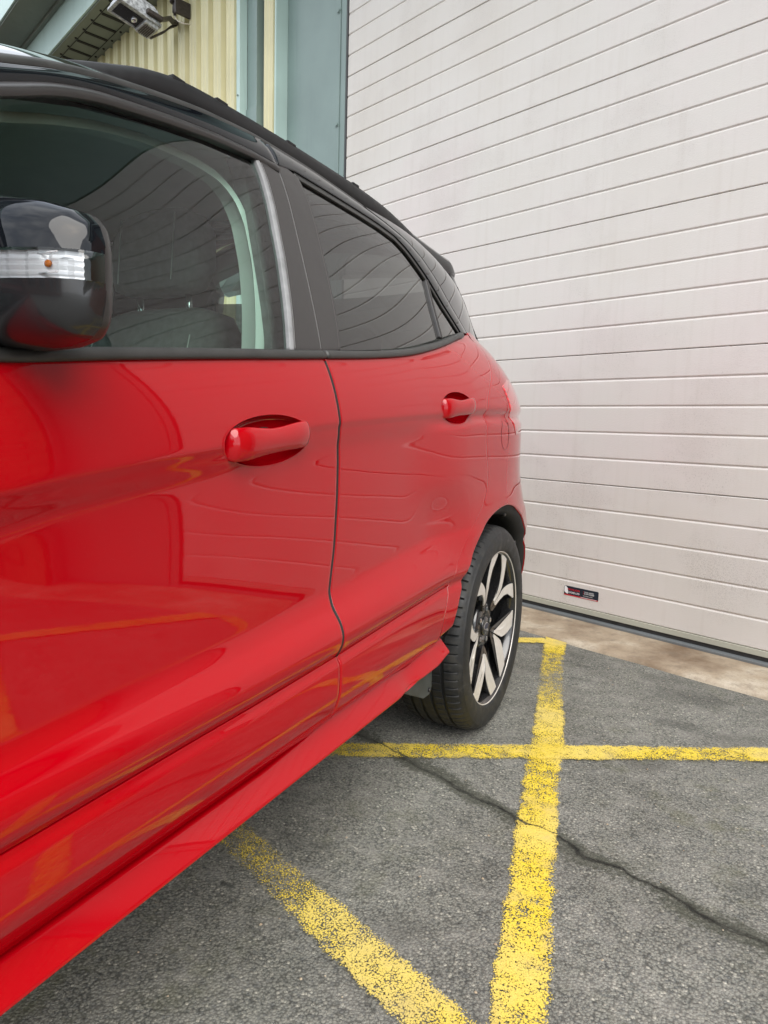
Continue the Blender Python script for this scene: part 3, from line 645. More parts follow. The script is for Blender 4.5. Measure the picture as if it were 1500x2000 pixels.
XG=[-.634,-.647,-.662,-.694,-.730,-.770,-.805,-.835,-.868,-.91,-.96]
PG=[-24.7343,-3.0012,1.3614,-0.1044,-0.376,-0.7119]
def G(y,z):   # greenhouse side
    y=np.asarray(y,float); z=np.asarray(z,float)
    q=np.clip(z,.95,1.49)-1.2; e=np.maximum(0,z-1.49)
    return np.polyval(PG,q)-1.3*e-.085*np.maximum(0,y-1.3)**3-.05*np.maximum(0,.3-y)**2
def _build():
    X=np.zeros((len(gy),len(gz)))
    for i,y in enumerate(gy):
        zb,zs,zv,zc=float(z_belt(y)),float(z_crease(y)),float(z_valley(y)),float(z_clad(y))
        r=1-sstep(1.38,1.74,y)            # side hollow fades into the rear haunch
        rl=1-sstep(1.50,1.80,y)
        rf=sstep(-.45,-.05,y)*.7+.3
        q=r*rf; ql=rl*rf
        cz=float(np.interp(y,[.3,.5,.8,1.1,1.5,1.8],[-.0085,-.0105,-.0140,-.0172,-.0165,-.006]))
        pts=[(Z_DB-.02,-.038),(Z_DB,-.026),(Z_DB+.010,-.018),(Z_DB+.030,-.004),(zc-.060,.006),(zc-.016,.004),(zc-.002,-.004),
             (zc+.006,.001),(zc+.022,.008),(zc+.036,.0095),(zc+.056,.004*ql+.006*(1-ql)),(zv-.012,-.0205*ql+.004*(1-ql)),(zv+.014,-.0288*ql),(zv+.05,-.0292*ql+.0005),
             (.5*(zv+zs),-.0278*q+.001*(1-q)),(zs-.060,-.0268*q-.001*(1-q)),(zs-.042,-.0258*q-.002*(1-q)),(zs-.022,cz-.5*max(0,.0245+cz)-.001),(zs-.006,cz-.0030),(zs,cz)]
        P=-.42*max(0,y-2.06)**2-.20*max(0,-.70-y)**2
        gb=float(G(y,zb))+.004
        c0=BASE+P+cz; dz=zb-zs; top=[(zs+dz*t,c0+(gb-c0)*(.30*t+.70*t*t)) for t in (.12,.25,.4,.55,.7,.85)]
        xs=[BASE+P+p[1] for p in pts]+[p[1] for p in top]+[gb,float(G(y,zb+.03))+.004,float(G(y,zb+.2))+.004]
        zz=[p[0] for p in pts]+[p[0] for p in top]+[zb,zb+.03,zb+.2]
        X[i]=pchip(zz,xs,gz)
    Y=gy[:,None]; Z=gz[None,:]
    # wheel arch flares
    for cy in (WY,FWY):
        rr=np.hypot(Y-cy,Z-WZ)
        X+=.010*np.exp(-((rr-.37)/.06)**2)*(Z>.0)
    X+=.42*(np.maximum(0,Y-2.06)**2-np.maximum(0,Y-2.17)**2)*(1-sstep(.60,.82,Z))*(Y<2.9)
    # smoothing
    def sm(A,s,ax,n):
        k=np.exp(-.5*(np.arange(-n,n+1)/s)**2); k/=k.sum()
        pad=[(0,0),(0,0)]; pad[ax]=(n,n); P=np.pad(A,pad,mode='edge')
        out=np.zeros_like(A)
        for j,w in enumerate(k):
            sl=[slice(None)]*2; sl[ax]=slice(j,j+A.shape[ax]); out+=w*P[tuple(sl)]
        return out
    X=sm(X,1.3,1,5); X=sm(X,2.5,0,8)
    return X
GRID=_build()
def S(y,z):
    y=np.asarray(y,float); z=np.asarray(z,float)
    fy=np.clip((y-gy[0])/.006,1,len(gy)-3); fz=np.clip((z-gz[0])/.0025,1,len(gz)-3)
    iy=fy.astype(int); iz=fz.astype(int); ty=fy-iy; tz=fz-iz
    def w(t): return (-.5*t+t*t-.5*t**3, 1-2.5*t*t+1.5*t**3, .5*t+2*t*t-1.5*t**3, -.5*t*t+.5*t**3)
    wy=w(ty); wz=w(tz); out=0
    for a in range(4):
        for b in range(4):
            out=out+wy[a]*wz[b]*GRID[iy+a-1,iz+b-1]
    return out
# ================================================================= CAR
car = empty('parked_car', (XC, .75, 0), 'glossy red compact crossover with a black roof parked beside the large white door', 'car')
car.location = (0, 0, 0)
LEFT = []          # parts to be mirrored to the far side
def pl(pts): return np.array(pts, float)
def resample(P, n, t=None):
    P = pl(P); d = np.r_[0, np.cumsum(np.hypot(*np.diff(P, axis=0).T))]; d /= d[-1]
    t = np.linspace(0, 1, n) if t is None else t
    return np.c_[np.interp(t, d, P[:, 0]), np.interp(t, d, P[:, 1])]
def smoothpoly(P, n=80, it=6):
    Q = resample(P, n)
    for _ in range(it): Q[1:-1] = (Q[:-2]+2*Q[1:-1]+Q[2:])/4
    return Q
def skin(name, Y, Z, surf, off, m, parent, flange=.014, lip=.0012, hole=None, thick=None, smooth=True, offs=None):
    nv, nu = Y.shape; X = surf(Y, Z)+off
    if offs is not None: X = X+offs
    V = np.stack([X, Y, Z], -1).reshape(-1, 3); Fc = []
    keep = np.ones((nv-1, nu-1), bool)
    if hole is not None:
        cy, cz, a, b_, sk = hole
        y = V[:, 1]-cy; z = V[:, 2]-cz-sk*y; r = np.hypot(y/a, z/b_); cell = .0065
        near = np.abs(r-1)*min(a, b_) < cell*.62
        sc = np.where(near, 1/np.maximum(r, 1e-6), 1.0); y2 = y*sc; z2 = z*sc
        V[:, 1] = cy+y2; V[:, 2] = cz+z2+sk*y2; V[:, 0] = surf(V[:, 1], V[:, 2])+off
        r2 = np.hypot(y2/a, z2/b_).reshape(nv, nu); rc = (r2[:-1, :-1]+r2[1:, :-1]+r2[:-1, 1:]+r2[1:, 1:])/4; keep = rc > 1.0
        keep |= False
    idx = np.arange(nv*nu).reshape(nv, nu)
    for i in range(nv-1):
        for j in range(nu-1):
            if keep[i, j]: Fc.append((idx[i, j], idx[i, j+1], idx[i+1, j+1], idx[i+1, j]))
    V = [tuple(p) for p in V]
    if flange:
        loop = list(idx[0, :])+list(idx[1:, -1])+list(idx[-1, -2::-1])+list(idx[-2:0:-1, 0]); P = np.array([V[k] for k in loop]); n = len(loop)
        t = np.roll(P, -1, 0)-np.roll(P, 1, 0); t[:, 0] = 0; ln = np.linalg.norm(t, axis=1); ln[ln == 0] = 1; t /= ln[:, None]
        out = np.stack([np.zeros(n), t[:, 2], -t[:, 1]], -1)   # outward in the y-z plane for a counter-clockwise loop
        rings = [P+out*lip*.6+np.array([-lip*.4, 0, 0]), P+out*lip+np.array([-lip*1.4, 0, 0]), P+out*lip+np.array([-flange, 0, 0])]
        prev = loop
        for r_ in rings:
            cur = list(range(len(V), len(V)+n)); V += [tuple(q) for q in r_]
            for k in range(n): a, b_ = k, (k+1) % n; Fc.append((prev[a], cur[a], cur[b_], prev[b_]))
            prev = cur
    me = mesh(name, V, Fc); o = link(name, me, M[m] if isinstance(m, str) else m, parent, smooth)
    return o
def coons(bot, top, lef, rig, nu, nv):
    b_, t_ = resample(bot, nu), resample(top, nu); l_, r_ = resample(lef, nv), resample(rig, nv)
    u = np.linspace(0, 1, nu)[None, :, None]; v = np.linspace(0, 1, nv)[:, None, None]
    P = (1-v)*b_[None]+v*t_[None]+(1-u)*l_[:, None]+u*r_[:, None]-((1-u)*(1-v)*b_[0]+u*(1-v)*b_[-1]+(1-u)*v*t_[0]+u*v*t_[-1])
    return P[..., 0], P[..., 1]
GAPF = smoothpoly([(1.046, .33), (1.050, .40), (1.056, .50), (1.060, .58), (1.069, .63), (1.082, .70), (1.088, .80), (1.087, .87), (1.076, .93), (1.069, 1.0), (1.062, 1.047)], 90, 5)
def gapF(z): return np.interp(z, GAPF[:, 1], GAPF[:, 0])
SHUT = smoothpoly([(1.47, .345), (1.54, .362), (1.566, .402), (1.572, .454), (1.600, .515), (1.644, .579), (1.745, .648), (1.845, .713), (1.892, .765), (1.893, .81), (1.872, .862), (1.863, .92), (1.872, .98), (1.900, 1.02), (1.955, 1.06), (2.025, 1.10), (2.070, 1.14), (2.085, 1.18), (2.068, 1.225)], 220, 5)
def shut(z): return np.interp(z, SHUT[:, 1], SHUT[:, 0])
FD0 = lambda z: -.02+.05*(z-.9)+0*z
def zrow(v, y, st):   # st: list of (v, function)
    vv = [s_[0] for s_ in st]; zz = np.stack([s_[1](y)*np.ones_like(y) for s_ in st])
    i = min(max(np.searchsorted(vv, v)-1, 0), len(vv)-2); t = (v-vv[i])/(vv[i+1]-vv[i])
    return zz[i]*(1-t)+zz[i+1]*t
def rowpanel(Lf, Rf, st, nu, nv):
    vs_ = []; 
    for k in range(len(st)-1): vs_ += list(np.linspace(st[k][0], st[k+1][0], nv[k], endpoint=False))
    vs_.append(st[-1][0]); Y = []; Z = []
    for v in vs_:
        u = np.linspace(0, 1, nu); y = np.linspace(Lf(.8), Rf(.8), nu)
        for _ in range(8): z = zrow(v, y, st); y = Lf(z)+u*(Rf(z)-Lf(z))
        Y.append(y); Z.append(zrow(v, y, st))
    return np.array(Y), np.array(Z)
zclad = lambda y: z_clad(y); 
door_st = [(0, lambda y: z_clad(y)+.0028), (1, lambda y: z_clad(y)+.040), (2, z_valley), (3, lambda y: z_crease(y)-.02), (4, lambda y: z_crease(y)+.02), (5, lambda y: z_belt(y)+.001)]
CUPF = (.866, .9020, .1145, .0395, .045); CUPR = (1.664, .981, .106, .0405, .03)
Y, Z = rowpanel(FD0, lambda z: gapF(z)-.0048, door_st, 190, [8, 16, 44, 10, 24])
fdoor = skin('front_door', Y, Z, S, 0, 'red', car, hole=CUPF)
Y, Z = rowpanel(lambda z: gapF(z)+.0048, lambda z: shut(z)-.0016, door_st, 170, [8, 16, 44, 10, 24])
rdoor = skin('rear_door', Y, Z, S, 0, 'red', car, hole=CUPR)
z_db = lambda y: np.interp(y, [-.1, .86, .98, 1.06, 1.28, 1.38, 1.46, 1.6], [.366, .366, .372, .384, .384, .376, .366, .366])
clad_st = [(0, z_db), (1, lambda y: z_db(y)+.035), (2, lambda y: z_clad(y)-.02), (3, lambda y: z_clad(y)-.0022)]
Y, Z = rowpanel(lambda z: FD0(z)+0*z, lambda z: gapF(z)-.0028, clad_st, 150, [9, 14, 6]); skin('door_cladding', Y, Z, S, .0005, 'red', fdoor, flange=.02)
Y, Z = rowpanel(lambda z: gapF(z)+.0028, lambda z: shut(z)-.0030, clad_st, 90, [9, 14, 6]); skin('door_cladding', Y, Z, S, .0005, 'red', rdoor, flange=.02)
# dark body shell just inside the panels (closes every gap)
ys = np.linspace(-1.15, 2.5, 90); zs = np.linspace(.34, 1.0, 20); V = []
Yi = np.repeat(ys[None], 24, 0); Zi = np.stack([.36+(z_belt(ys)-.02-.36)*k/23 for k in range(24)])
def arch_in(y, z, m_=.03): return (np.hypot(y-WY, z-.31) < .39+m_) or (np.hypot(y-FWY, z-.31) < .39+m_)
V = np.stack([S(Yi, Zi)-.030, Yi, Zi], -1); idx = np.arange(V.shape[0]*V.shape[1]).reshape(V.shape[:2]); Fc = []
for i in range(23):
    for j in range(89):
        if not arch_in((Yi[i, j]+Yi[i+1, j+1])/2, (Zi[i, j]+Zi[i+1, j+1])/2, .015): Fc.append((idx[i, j], idx[i, j+1], idx[i+1, j+1], idx[i+1, j]))
shell = link('inner_body', mesh('inner_body', V.reshape(-1, 3), Fc), M['dark'], car, True)
# braided rubber seal visible in the front shut line
zz = np.linspace(.505, 1.04, 60); mb = MB(); mb.tube([(float(S(gapF(z), z))-.0045, float(gapF(z))+.0012, float(z)) for z in zz], .0046, 8); o = mb.build('door_seal', M['seal_dark'], rdoor, True)
# ---- handle cups and handles
def ellipse_ring(c, k_in, dx, n=48, surf=S):
    cy, cz, a, b_, sk = c; out = []
    for i in range(n):
        t = 2*math.pi*i/n; y = a*k_in*math.cos(t); z = b_*k_in*math.sin(t)+sk*y
        out.append((float(surf(cy+y, cz+z))+dx, cy+y, cz+z))
    return out
def cup(c, parent):
    prof = [(1.035, .0002), (1.012, .0007), (.99, .0004), (.965, -.003), (.93, -.007), (.84, -.013), (.66, -.0185), (.40, -.021), (.15, -.022)]
    rings = [ellipse_ring(c, k, d) for k, d in prof]
    mb = MB(); mb.loft(rings, cap=False); mb.F.append(tuple(len(mb.V)-48+i for i in range(48))[::-1] if False else tuple(len(mb.V)-48+i for i in range(48)))
    o = mb.build('handle_cup', M['red'], parent, True); fix_normals(o.data)
    if o.data.polygons[0].normal.x < 0: o.data.flip_normals()
    return o
def handle(c, parent):
    cy, cz, a, b_, sk = c; rings = []
    st = [(-1.0, .005, .014, -.012), (-.97, .010, .022, -.007), (-.88, .015, .0262, -.001), (-.70, .016, .0262, .004), (-.45, .014, .0240, .0065), (-.10, .0125, .0222, .0080), (.25, .0125, .0222, .0080), (.60, .014, .0232, .0065), (.80, .015, .0235, .0035), (.92, .014, .0225, .0), (.985, .010, .017, -.005), (1.0, .004, .010, -.009)]
    n = 28; ss = [s_[0] for s_ in st]
    for u in np.r_[np.linspace(-1, -.8, 10), np.linspace(-.78, .78, 22), np.linspace(.8, 1, 10)]:
        th = pchip(ss, [s_[1] for s_ in st], np.array([u]))[0]; hz = pchip(ss, [s_[2] for s_ in st], np.array([u]))[0]; dx = pchip(ss, [s_[3] for s_ in st], np.array([u]))[0]
        y = cy+u*(a-.004); z0 = cz+(u*a)*(sk+.045)+.002; x0 = float(S(y, cz))+dx
        r_ = []
        for i in range(n):
            t = 2*math.pi*i/n; ct, st_ = math.cos(t), math.sin(t)
            ex = math.copysign(abs(ct)**.75, ct); ez = math.copysign(abs(st_)**.62, st_)
            # scooped finger recess on the upper edge, mid grip
            cut = .003*math.exp(-((u+.05)/.38)**2) if st_ > 0 else 0
            r_.append((x0+th*.5*ex+(.0035*(1-abs(st_))**1.4 if ct > 0 else 0), y, z0+(hz-cut)*.5*2*.5*ez*1.86))
        rings.append(r_)
    mb = MB().loft(rings); o = mb.build('door_handle', M['red'], parent, True); fix_normals(o.data)
    return o
cup(CUPF, fdoor); hF = handle((CUPF[0]+.003, CUPF[1], CUPF[2]*.955, CUPF[3], CUPF[4]), fdoor)
cup(CUPR, rdoor); hR = handle((CUPR[0]+.002, CUPR[1], CUPR[2]*.955, CUPR[3], CUPR[4]), rdoor)
def lockcap(c, h_):
    cy, cz, a, b_, sk = c; y = cy+a*.80; mb = MB(); rings = []
    return
for c, h_ in ((CUPF, hF), (CUPR, hR)):
    cy, cz, a, b_, sk = c
    mb = MB().box(float(S(cy, cz))-.028, float(S(cy, cz))-.012, cy-.006, cy+.012, cz+.010, cz+.020); mb.build('latch_pad', M['dark'], h_, bevel=.003)

# ---- quarter panel / rear wing (ruled from wheel arch to the outline)
AC = (2.045, .30); AR = .396
def arch_r(t): return AR+.042*max(0, -math.cos(t))**2
def archp(th): 
    t = R(th); r_ = arch_r(t)+.006*float(1-sstep(R(55), R(105), np.array(t))); return (AC[0]+r_*math.cos(t), AC[1]+r_*math.sin(t))
sh_o = [(y+.0014, z) for y, z in SHUT if z > .405]
kn_th = [164, 151, 129, 108, 96, 84, 50, 12, -8]
outer = [(sh_o[0][0]+.0, .405)] + sh_o
ti = lambda zt: min(range(len(outer)), key=lambda k: abs(outer[k][1]-zt)+(0 if True else 0))
keys_ = [.405, .515, .648, .79, .92, 1.225]
segs = []
for a, b_ in zip(keys_[:-1], keys_[1:]): segs.append([p for p in outer if a <= p[1] <= b_+.003])
segs.append([(outer[-1][0], outer[-1][1]), (2.12, 1.234), (2.30, 1.234), (2.50, 1.232)])
segs.append([(2.50, 1.232), (2.54, 1.15), (2.62, 1.02), (2.66, .9), (2.67, .78)])
segs.append([(2.67, .78), (2.67, .55), (2.64, .36)])
YY = []; ZZ = []; nin = 46
for k, sg in enumerate(segs):
    ln = np.hypot(*np.diff(pl(sg), axis=0).T).sum(); n = max(6, int(ln/.009)); O = resample(sg, n); th = np.linspace(kn_th[k], kn_th[k+1], n)
    for i in range(n if k == len(segs)-1 else n-1):
        ip = archp(th[i]); w_ = np.linspace(0, 1, nin)**1.15; YY.append(ip[0]+(O[i, 0]-ip[0])*w_); ZZ.append(ip[1]+(O[i, 1]-ip[1])*w_)
YY = np.array(YY).T[:, :]; ZZ = np.array(ZZ).T
quarter = skin('rear_wing', YY, ZZ, S, 0, 'red', car, flange=.016)
if quarter.data.polygons[50].normal.x < 0: pass
# arch liner lip and liner bucket
def liner(cy, parent, r0=.394):
    cy = cy+.038
    rings = []; n = 44; th = [R(168-(168+12)*k/n) for k in range(n+1)]
    for r_, dx in ((r0+.004, -.004), (r0, -.014), (r0-.004, -.020), (r0-.018, -.024), (r0-.028, -.034), (r0-.020, -.075), (r0+.0, -.12), (r0+.01, -.26)):
        rg_ = []
        for t in th:
            kk = float(sstep(1.7, .9, np.array(-t)*-1)) if False else float(1-sstep(R(55), R(105), np.array(t)))
            d2 = dx*(1-kk)+(dx*.35+.003)*kk if dx > -.03 else dx; r2 = r_+arch_r(t)-AR+(.010*kk if dx > -.03 else 0)
            rg_.append((float(S(min(max(cy+r2*math.cos(t), -1.3), 2.8), max(AC[1]+r2*math.sin(t), .30)))+d2, cy+r2*math.cos(t), AC[1]+r2*math.sin(t)))
        rings.append(rg_)
    mb = MB(); mb.loft(rings, cap=False, closed=False); k0 = len(mb.V); mb.V.append((rings[-1][0][0], cy, AC[1])); 
    b0 = k0-(n+1); mb.F += [(b0+i, b0+i+1, k0) for i in range(n)]
    o = mb.build('wheel_arch_liner', M['dark'], parent, True)
    for t in (R(40), R(12), R(75), R(130)):
        y, z = cy+(r0-.022)*math.cos(t), AC[1]+(r0-.022)*math.sin(t); x = float(S(min(y, 2.8), max(z, .3)))-.030
        q = MB(); q.loft([[(x+h_, y+rr_*math.cos(a*.785), z+rr_*math.sin(a*.785)) for a in range(8)] for rr_, h_ in ((.009, -.01), (.009, .003), (.006, .005))]); f_ = q.build('clip', M['satin'], o, True); fix_normals(f_.data)
    return o
LEFT.append(liner(WY, car)); LEFT.append(liner(FWY, car))
# filler flap ring
rg = [(2.045+.040*math.cos(t), .915+.047*math.sin(t)) for t in np.linspace(0, 2*math.pi, 41)]
mb = MB(); mb.loft([[(float(S(2.045+(.040+d)*math.cos(t), .915+(.047+d)*math.sin(t)))+e, 2.045+(.040+d)*math.cos(t), .915+(.047+d)*math.sin(t)) for t in np.linspace(0, 2*math.pi, 41)[:-1]] for d, e in ((-.0012, .0004), (-.0004, -.0004), (.0004, -.0004), (.0012, .0004))], cap=False)
o = mb.build('filler_flap_gap', M['dark'], quarter, True)
# ---- sill moulding
ys = np.linspace(-.13, 1.612, 150)
def sillprof(y):
    f = float(sstep(1.30, 1.46, np.array(y))); k = float(sstep(1.53, 1.612, np.array(y)))
    dip = .010*math.exp(-((y-1.385)/.035)**2)
    zt = .362+.030*f; zb = .333+.006*f+.012*k
    zd_ = float(z_db(y)); g_ = float(sstep(1.40, 1.52, np.array(y))); zt = (zd_-.0045)*(1-g_)+zt*g_
    xt = -.6335-.30*max(0, zd_-.366)
    return [(-.672, zt-.004), (xt-.012, zt-.0008), (xt-.003, zt+.0003), (xt, zt-.0012), (xt+.0015, zt-.0035), (-.6045-dip, zb+.0062), (-.6028-dip, zb+.0030), (-.6032-dip, zb), (-.608, zb-.0025), (-.640, zb-.010), (-.675, zb-.016)]
sill = MB().loft([[(x, y, z) for x, z in sillprof(y)] for y in ys], cap=False, closed=False)
k = len(sill.V)-11; sill.F.append(tuple(range(k, k+11)))
sillo = sill.build('sill', M['red'], car, True); sillo.data.set_sharp_from_angle(angle=R(50)); LEFT.append(sillo)
MB().loft([[(x, y, z) for x, z in ((-.640, .321), (-.655, .318), (-.655, .303), (-.70, .290), (-.70, .321))] for y in (-.12, .6, 1.2, 1.50)]).build('sill_underside', M['flap'], sillo)
# upper lip of the sill end behind the door
mb = MB(); st = [(1.50, .366, .392), (1.54, .375, .405), (1.57, .40, .425), (1.60, .392, .47)]
# mud deflector in front of rear wheel
fp = [(1.42, .300), (1.60, .218), (1.640, .216), (1.655, .235), (1.648, .34), (1.42, .34)]
def flat_plate(name, pts, x0, x1, m, parent, bevel=.002):
    mb = MB(); mb.loft([[(x0, y, z) for y, z in pts], [(x1, y, z) for y, z in pts]]); o = mb.build(name, M[m], parent, bevel=bevel); fix_normals(o.data); return o
mf = flat_plate('mud_flap', fp, -.672, -.665, 'flap', car); LEFT.append(mf)
q = MB(); q.loft([[(-.6645+h_, 1.632+rr_*math.cos(a*.785), .232+rr_*math.sin(a*.785)) for a in range(8)] for rr_, h_ in ((.006, 0), (.006, .003), (.004, .005))]); q.build('clip', M['satin'], mf, True)
LEFT += [fdoor, rdoor, quarter, shell]

# ---- greenhouse
BT = lambda y: z_belt(y)+.0145     # top of belt moulding
DITCH = smoothpoly([(-.45, .985), (-.10, 1.10), (.25, 1.215), (.532, 1.322), (.607, 1.352), (.695, 1.379), (.80, 1.405), (.93, 1.434), (1.10, 1.461), (1.29, 1.467), (1.475, 1.453), (1.60, 1.442), (1.712, 1.426), (1.785, 1.398), (1.861, 1.35), (1.945, 1.287), (2.02, 1.25), (2.068, 1.225)], 200, 4)
TOPF = smoothpoly([(-.30, .985), (-.10, 1.055), (.20, 1.155), (.40, 1.228), (.517, 1.275), (.598, 1.313), (.667, 1.336), (.806, 1.364), (.921, 1.383), (1.030, 1.394)], 80, 2)
REARF = pl([(1.036, 1.394), (1.037, 1.36), (1.032, 1.31), (1.013, 1.216), (.987, 1.124), (.965, 1.050)])
GAPG = pl([(1.110, 1.4615), (1.109, 1.42), (1.104, 1.389), (1.099, 1.33), (1.086, 1.233), (1.074, 1.15), (1.062, 1.058)])
BPR = pl([(1.178, 1.409), (1.184, 1.36), (1.180, 1.305), (1.163, 1.192), (1.146, 1.112), (1.133, 1.0685)])
RTOP = pl([(1.178, 1.409), (1.308, 1.409), (1.45, 1.408), (1.53, 1.406), (1.615, 1.399), (1.665, 1.382), (1.706, 1.360), (1.763, 1.327)])
QTR = pl([(1.763, 1.327), (1.845, 1.266), (1.948, 1.210)])
def rev(P): return P[::-1]
def btline(a, b_, n=30): y = np.linspace(a, b_, n); return np.c_[y, BT(y)]
def cut(P, y0, y1): return pl([p for p in P if y0 <= p[0] <= y1])
def gskin(name, bot, top, lef, rig, nu, nv, off, m, parent, **k): 
    Y, Z = coons(bot, top, lef, rig, nu, nv); return skin(name, Y, Z, G, off, m, parent, **k)
# front glass
bl = btline(-.30, .962); g1 = gskin('window_glass', bl, TOPF, [bl[0], TOPF[0]], rev(REARF), 90, 30, -.0085, 'glass', fdoor, flange=0)
# upper frame (gloss black) between glass and roof ditch: swept strip
dt = cut(DITCH, -.42, 1.112)
dtf = resample(dt, 120); tpf = resample(np.r_[TOPF, [(1.036, 1.394)], [(1.104, 1.3955)]], 120)
def strip(name, A, B, n, off, m, parent, surf=G, bulge=0.0, flange=.012, offA=0, offB=0):
    A, B = resample(A, n), resample(B, n); k = 14; t = np.linspace(0, 1, k)[:, None]
    Y = A[:, 0]*(1-t)+B[:, 0]*t; Z = A[:, 1]*(1-t)+B[:, 1]*t
    return skin(name, Y, Z, surf, off, m, parent, offs=(bulge*np.sin(math.pi*t)+offA*(1-t)+offB*t)*np.ones_like(Y), flange=flange)
OUT = lambda P, d: P+np.c_[-np.gradient(P[:, 1]), np.gradient(P[:, 0])]/np.hypot(np.gradient(P[:, 0]), np.gradient(P[:, 1]))[:, None]*d
uf_in = OUT(tpf, .013); uf_out = OUT(dtf, -.006)
strip('window_frame', uf_in, uf_out, 120, .002, 'black', fdoor, bulge=.003)
# rubber weatherstrip between glass and frame
strip('weatherstrip', OUT(tpf, -.0015), OUT(tpf, .0125), 120, .0015, 'satin', fdoor, bulge=.0045, flange=.016)
# pale glass-run strip at the rear edge of the glass
ri = resample(REARF, 60); 
gr_ = strip('glass_run', ri+[.0, 0], ri+[.0115, 0], 60, -.001, 'seal_grey', fdoor, bulge=.002)
# B pillar covers
gb1 = gskin('pillar_cover', btline(.9775, 1.0585), pl([(1.0485, 1.3945), (1.1005, 1.3945)]), rev(ri+[.0125, 0]), rev(pl([p for p in GAPG if p[1] < 1.40])-[.0025, 0]), 24, 60, .001, 'satin', fdoor)
gb2 = gskin('pillar_cover', btline(1.0655, 1.1300), pl([(1.1095, 1.4085), (1.175, 1.4085)]), rev(pl([p for p in GAPG if p[1] < 1.43])+[.0015, 0])+[0, .0], rev(BPR)-[.003, 0], 24, 60, .001, 'satin', rdoor)
strip('window_trim', BPR-[.0025, 0], BPR+[.0005, 0], 50, .0010, 'satin', rdoor)
# rear glass
DIV = pl([(1.763, 1.327), (1.750, 1.27), (1.742, 1.22), (1.735, 1.168)])
bl = btline(1.131, 1.735, 30); g2 = gskin('window_glass', bl, RTOP, rev(BPR), rev(DIV), 60, 40, -.008, 'privacy', rdoor, flange=0)
bl = btline(1.737, 1.948, 20); g3 = gskin('quarter_glass', bl, QTR, rev(DIV)+[.004, 0], [(1.948, float(BT(1.948))), (1.948, 1.210)], 20, 16, -.007, 'privacy', rdoor, flange=0)
strip('window_divider', DIV-[.004, 0], DIV+[.010, 0], 40, -.001, 'satin', rdoor, bulge=.003)
strip('weatherstrip', OUT(resample(RTOP, 80), -.002), OUT(resample(RTOP, 80), .011), 80, -.002, 'rubber', rdoor, bulge=.001, flange=.02)
strip('weatherstrip', OUT(resample(QTR, 30), -.002), OUT(resample(QTR, 30), .009), 30, -.002, 'rubber', rdoor, bulge=.001, flange=.02)
# rear upper frame down to the belt
inn = np.r_[[(1.1115, 1.4095)], OUT(resample(np.r_[RTOP, QTR[1:]], 90), .012), [(1.962, 1.213)]]
outr = OUT(resample(cut(DITCH, 1.1135, 2.07), 120), -.006)
strip('window_frame', inn, np.r_[outr, [(2.052, 1.2225)]], 120, .002, 'black', rdoor, bulge=.002)
# belt mouldings
def belt(a, b_, parent, uplift=None):
    ys = np.linspace(a, b_, 90); rings = []
    for y in ys:
        zb = float(z_belt(y)); x = float(G(y, zb))
        rings.append([(x+.002, y, zb+.0005), (x+.0085, y, zb+.002), (x+.0100, y, zb+.006), (x+.0075, y, zb+.0125), (x+.003, y, zb+.0158), (x-.006, y, zb+.0165), (x-.012, y, zb+.010)])
    o = MB().loft(rings, closed=True).build('belt_moulding', M['rubber'], parent, True); fix_normals(o.data); return o
belt(-.28, 1.0605, fdoor); belt(1.0660, 1.952, rdoor)
mb = MB(); ys = np.linspace(1.945, 1.962, 5)
tip = strip('belt_end', pl([(1.950, 1.198), (1.953, 1.205), (1.955, 1.214)]), pl([(1.975, 1.203), (1.976, 1.209), (1.966, 1.216)]), 12, .007, 'rubber', rdoor)
# D pillar and red shoulder are one body side: black part above
YE = [(2.50, 1.2345), (2.46, 1.30), (2.42, 1.38), (2.40, 1.45), (2.38, 1.492)]
dl = OUT(cut(DITCH, 1.50, 2.07), .0035); bot = pl([(2.0725, 1.2355), (2.2, 1.236), (2.35, 1.236), (2.50, 1.2345)])
lefl = np.r_[[(2.0725, 1.2355)], rev(dl)]
dp = gskin('rear_pillar', bot, [lefl[-1], (1.8, 1.478), (2.1, 1.492), (2.38, 1.492)], lefl, YE, 70, 60, .0, 'black', car, flange=.012)
LEFT += [dp]
# ditch groove
dd = resample(DITCH, 160); mb = MB(); mb.tube([(float(G(y, z))-.012, y, z) for y, z in dd], .009, 8); q = mb.build('roof_seal', M['rubber'], car, True); LEFT.append(q)
# ---- roof and its gloss edge
def roofpt(y, f):   # f 0 at left ditch .. 1 at right ditch
    zd = float(np.interp(y, DITCH[:, 0], DITCH[:, 1])) if y < 1.5 else float(np.interp(y, [1.5, 1.8, 2.1, 2.38], [1.452, 1.474, 1.490, 1.490]))
    xd = float(G(y, zd))-.006; x = xd+(2*XC-2*xd)*f; q = abs(2*f-1)
    hh = .098*(1-q**4.0); front = 0
    return (x, y, zd+.004+hh)
ys = np.linspace(.50, 2.38, 120); fs = np.r_[np.linspace(0, .12, 16), np.linspace(.14, .86, 30), np.linspace(.88, 1, 16)]
V = [roofpt(y, f) for y in ys for f in fs]; nf = len(fs); Fc = [(j*nf+i, (j+1)*nf+i, (j+1)*nf+i+1, j*nf+i+1) for j in range(len(ys)-1) for i in range(nf-1)]
roof = link('roof', mesh('roof', V, Fc), M['black'], car, True); fix_normals(roof.data)
# headliner
V = [(p[0]*.96+XC*.04, p[1], p[2]-.045) for p in (roofpt(y, f) for y in np.linspace(.55, 2.2, 12) for f in np.linspace(.02, .98, 12))]
link('headliner', mesh('headliner', V, [(j*12+i, j*12+i+1, (j+1)*12+i+1, (j+1)*12+i) for j in range(11) for i in range(11)]), M['lining'], car, True)
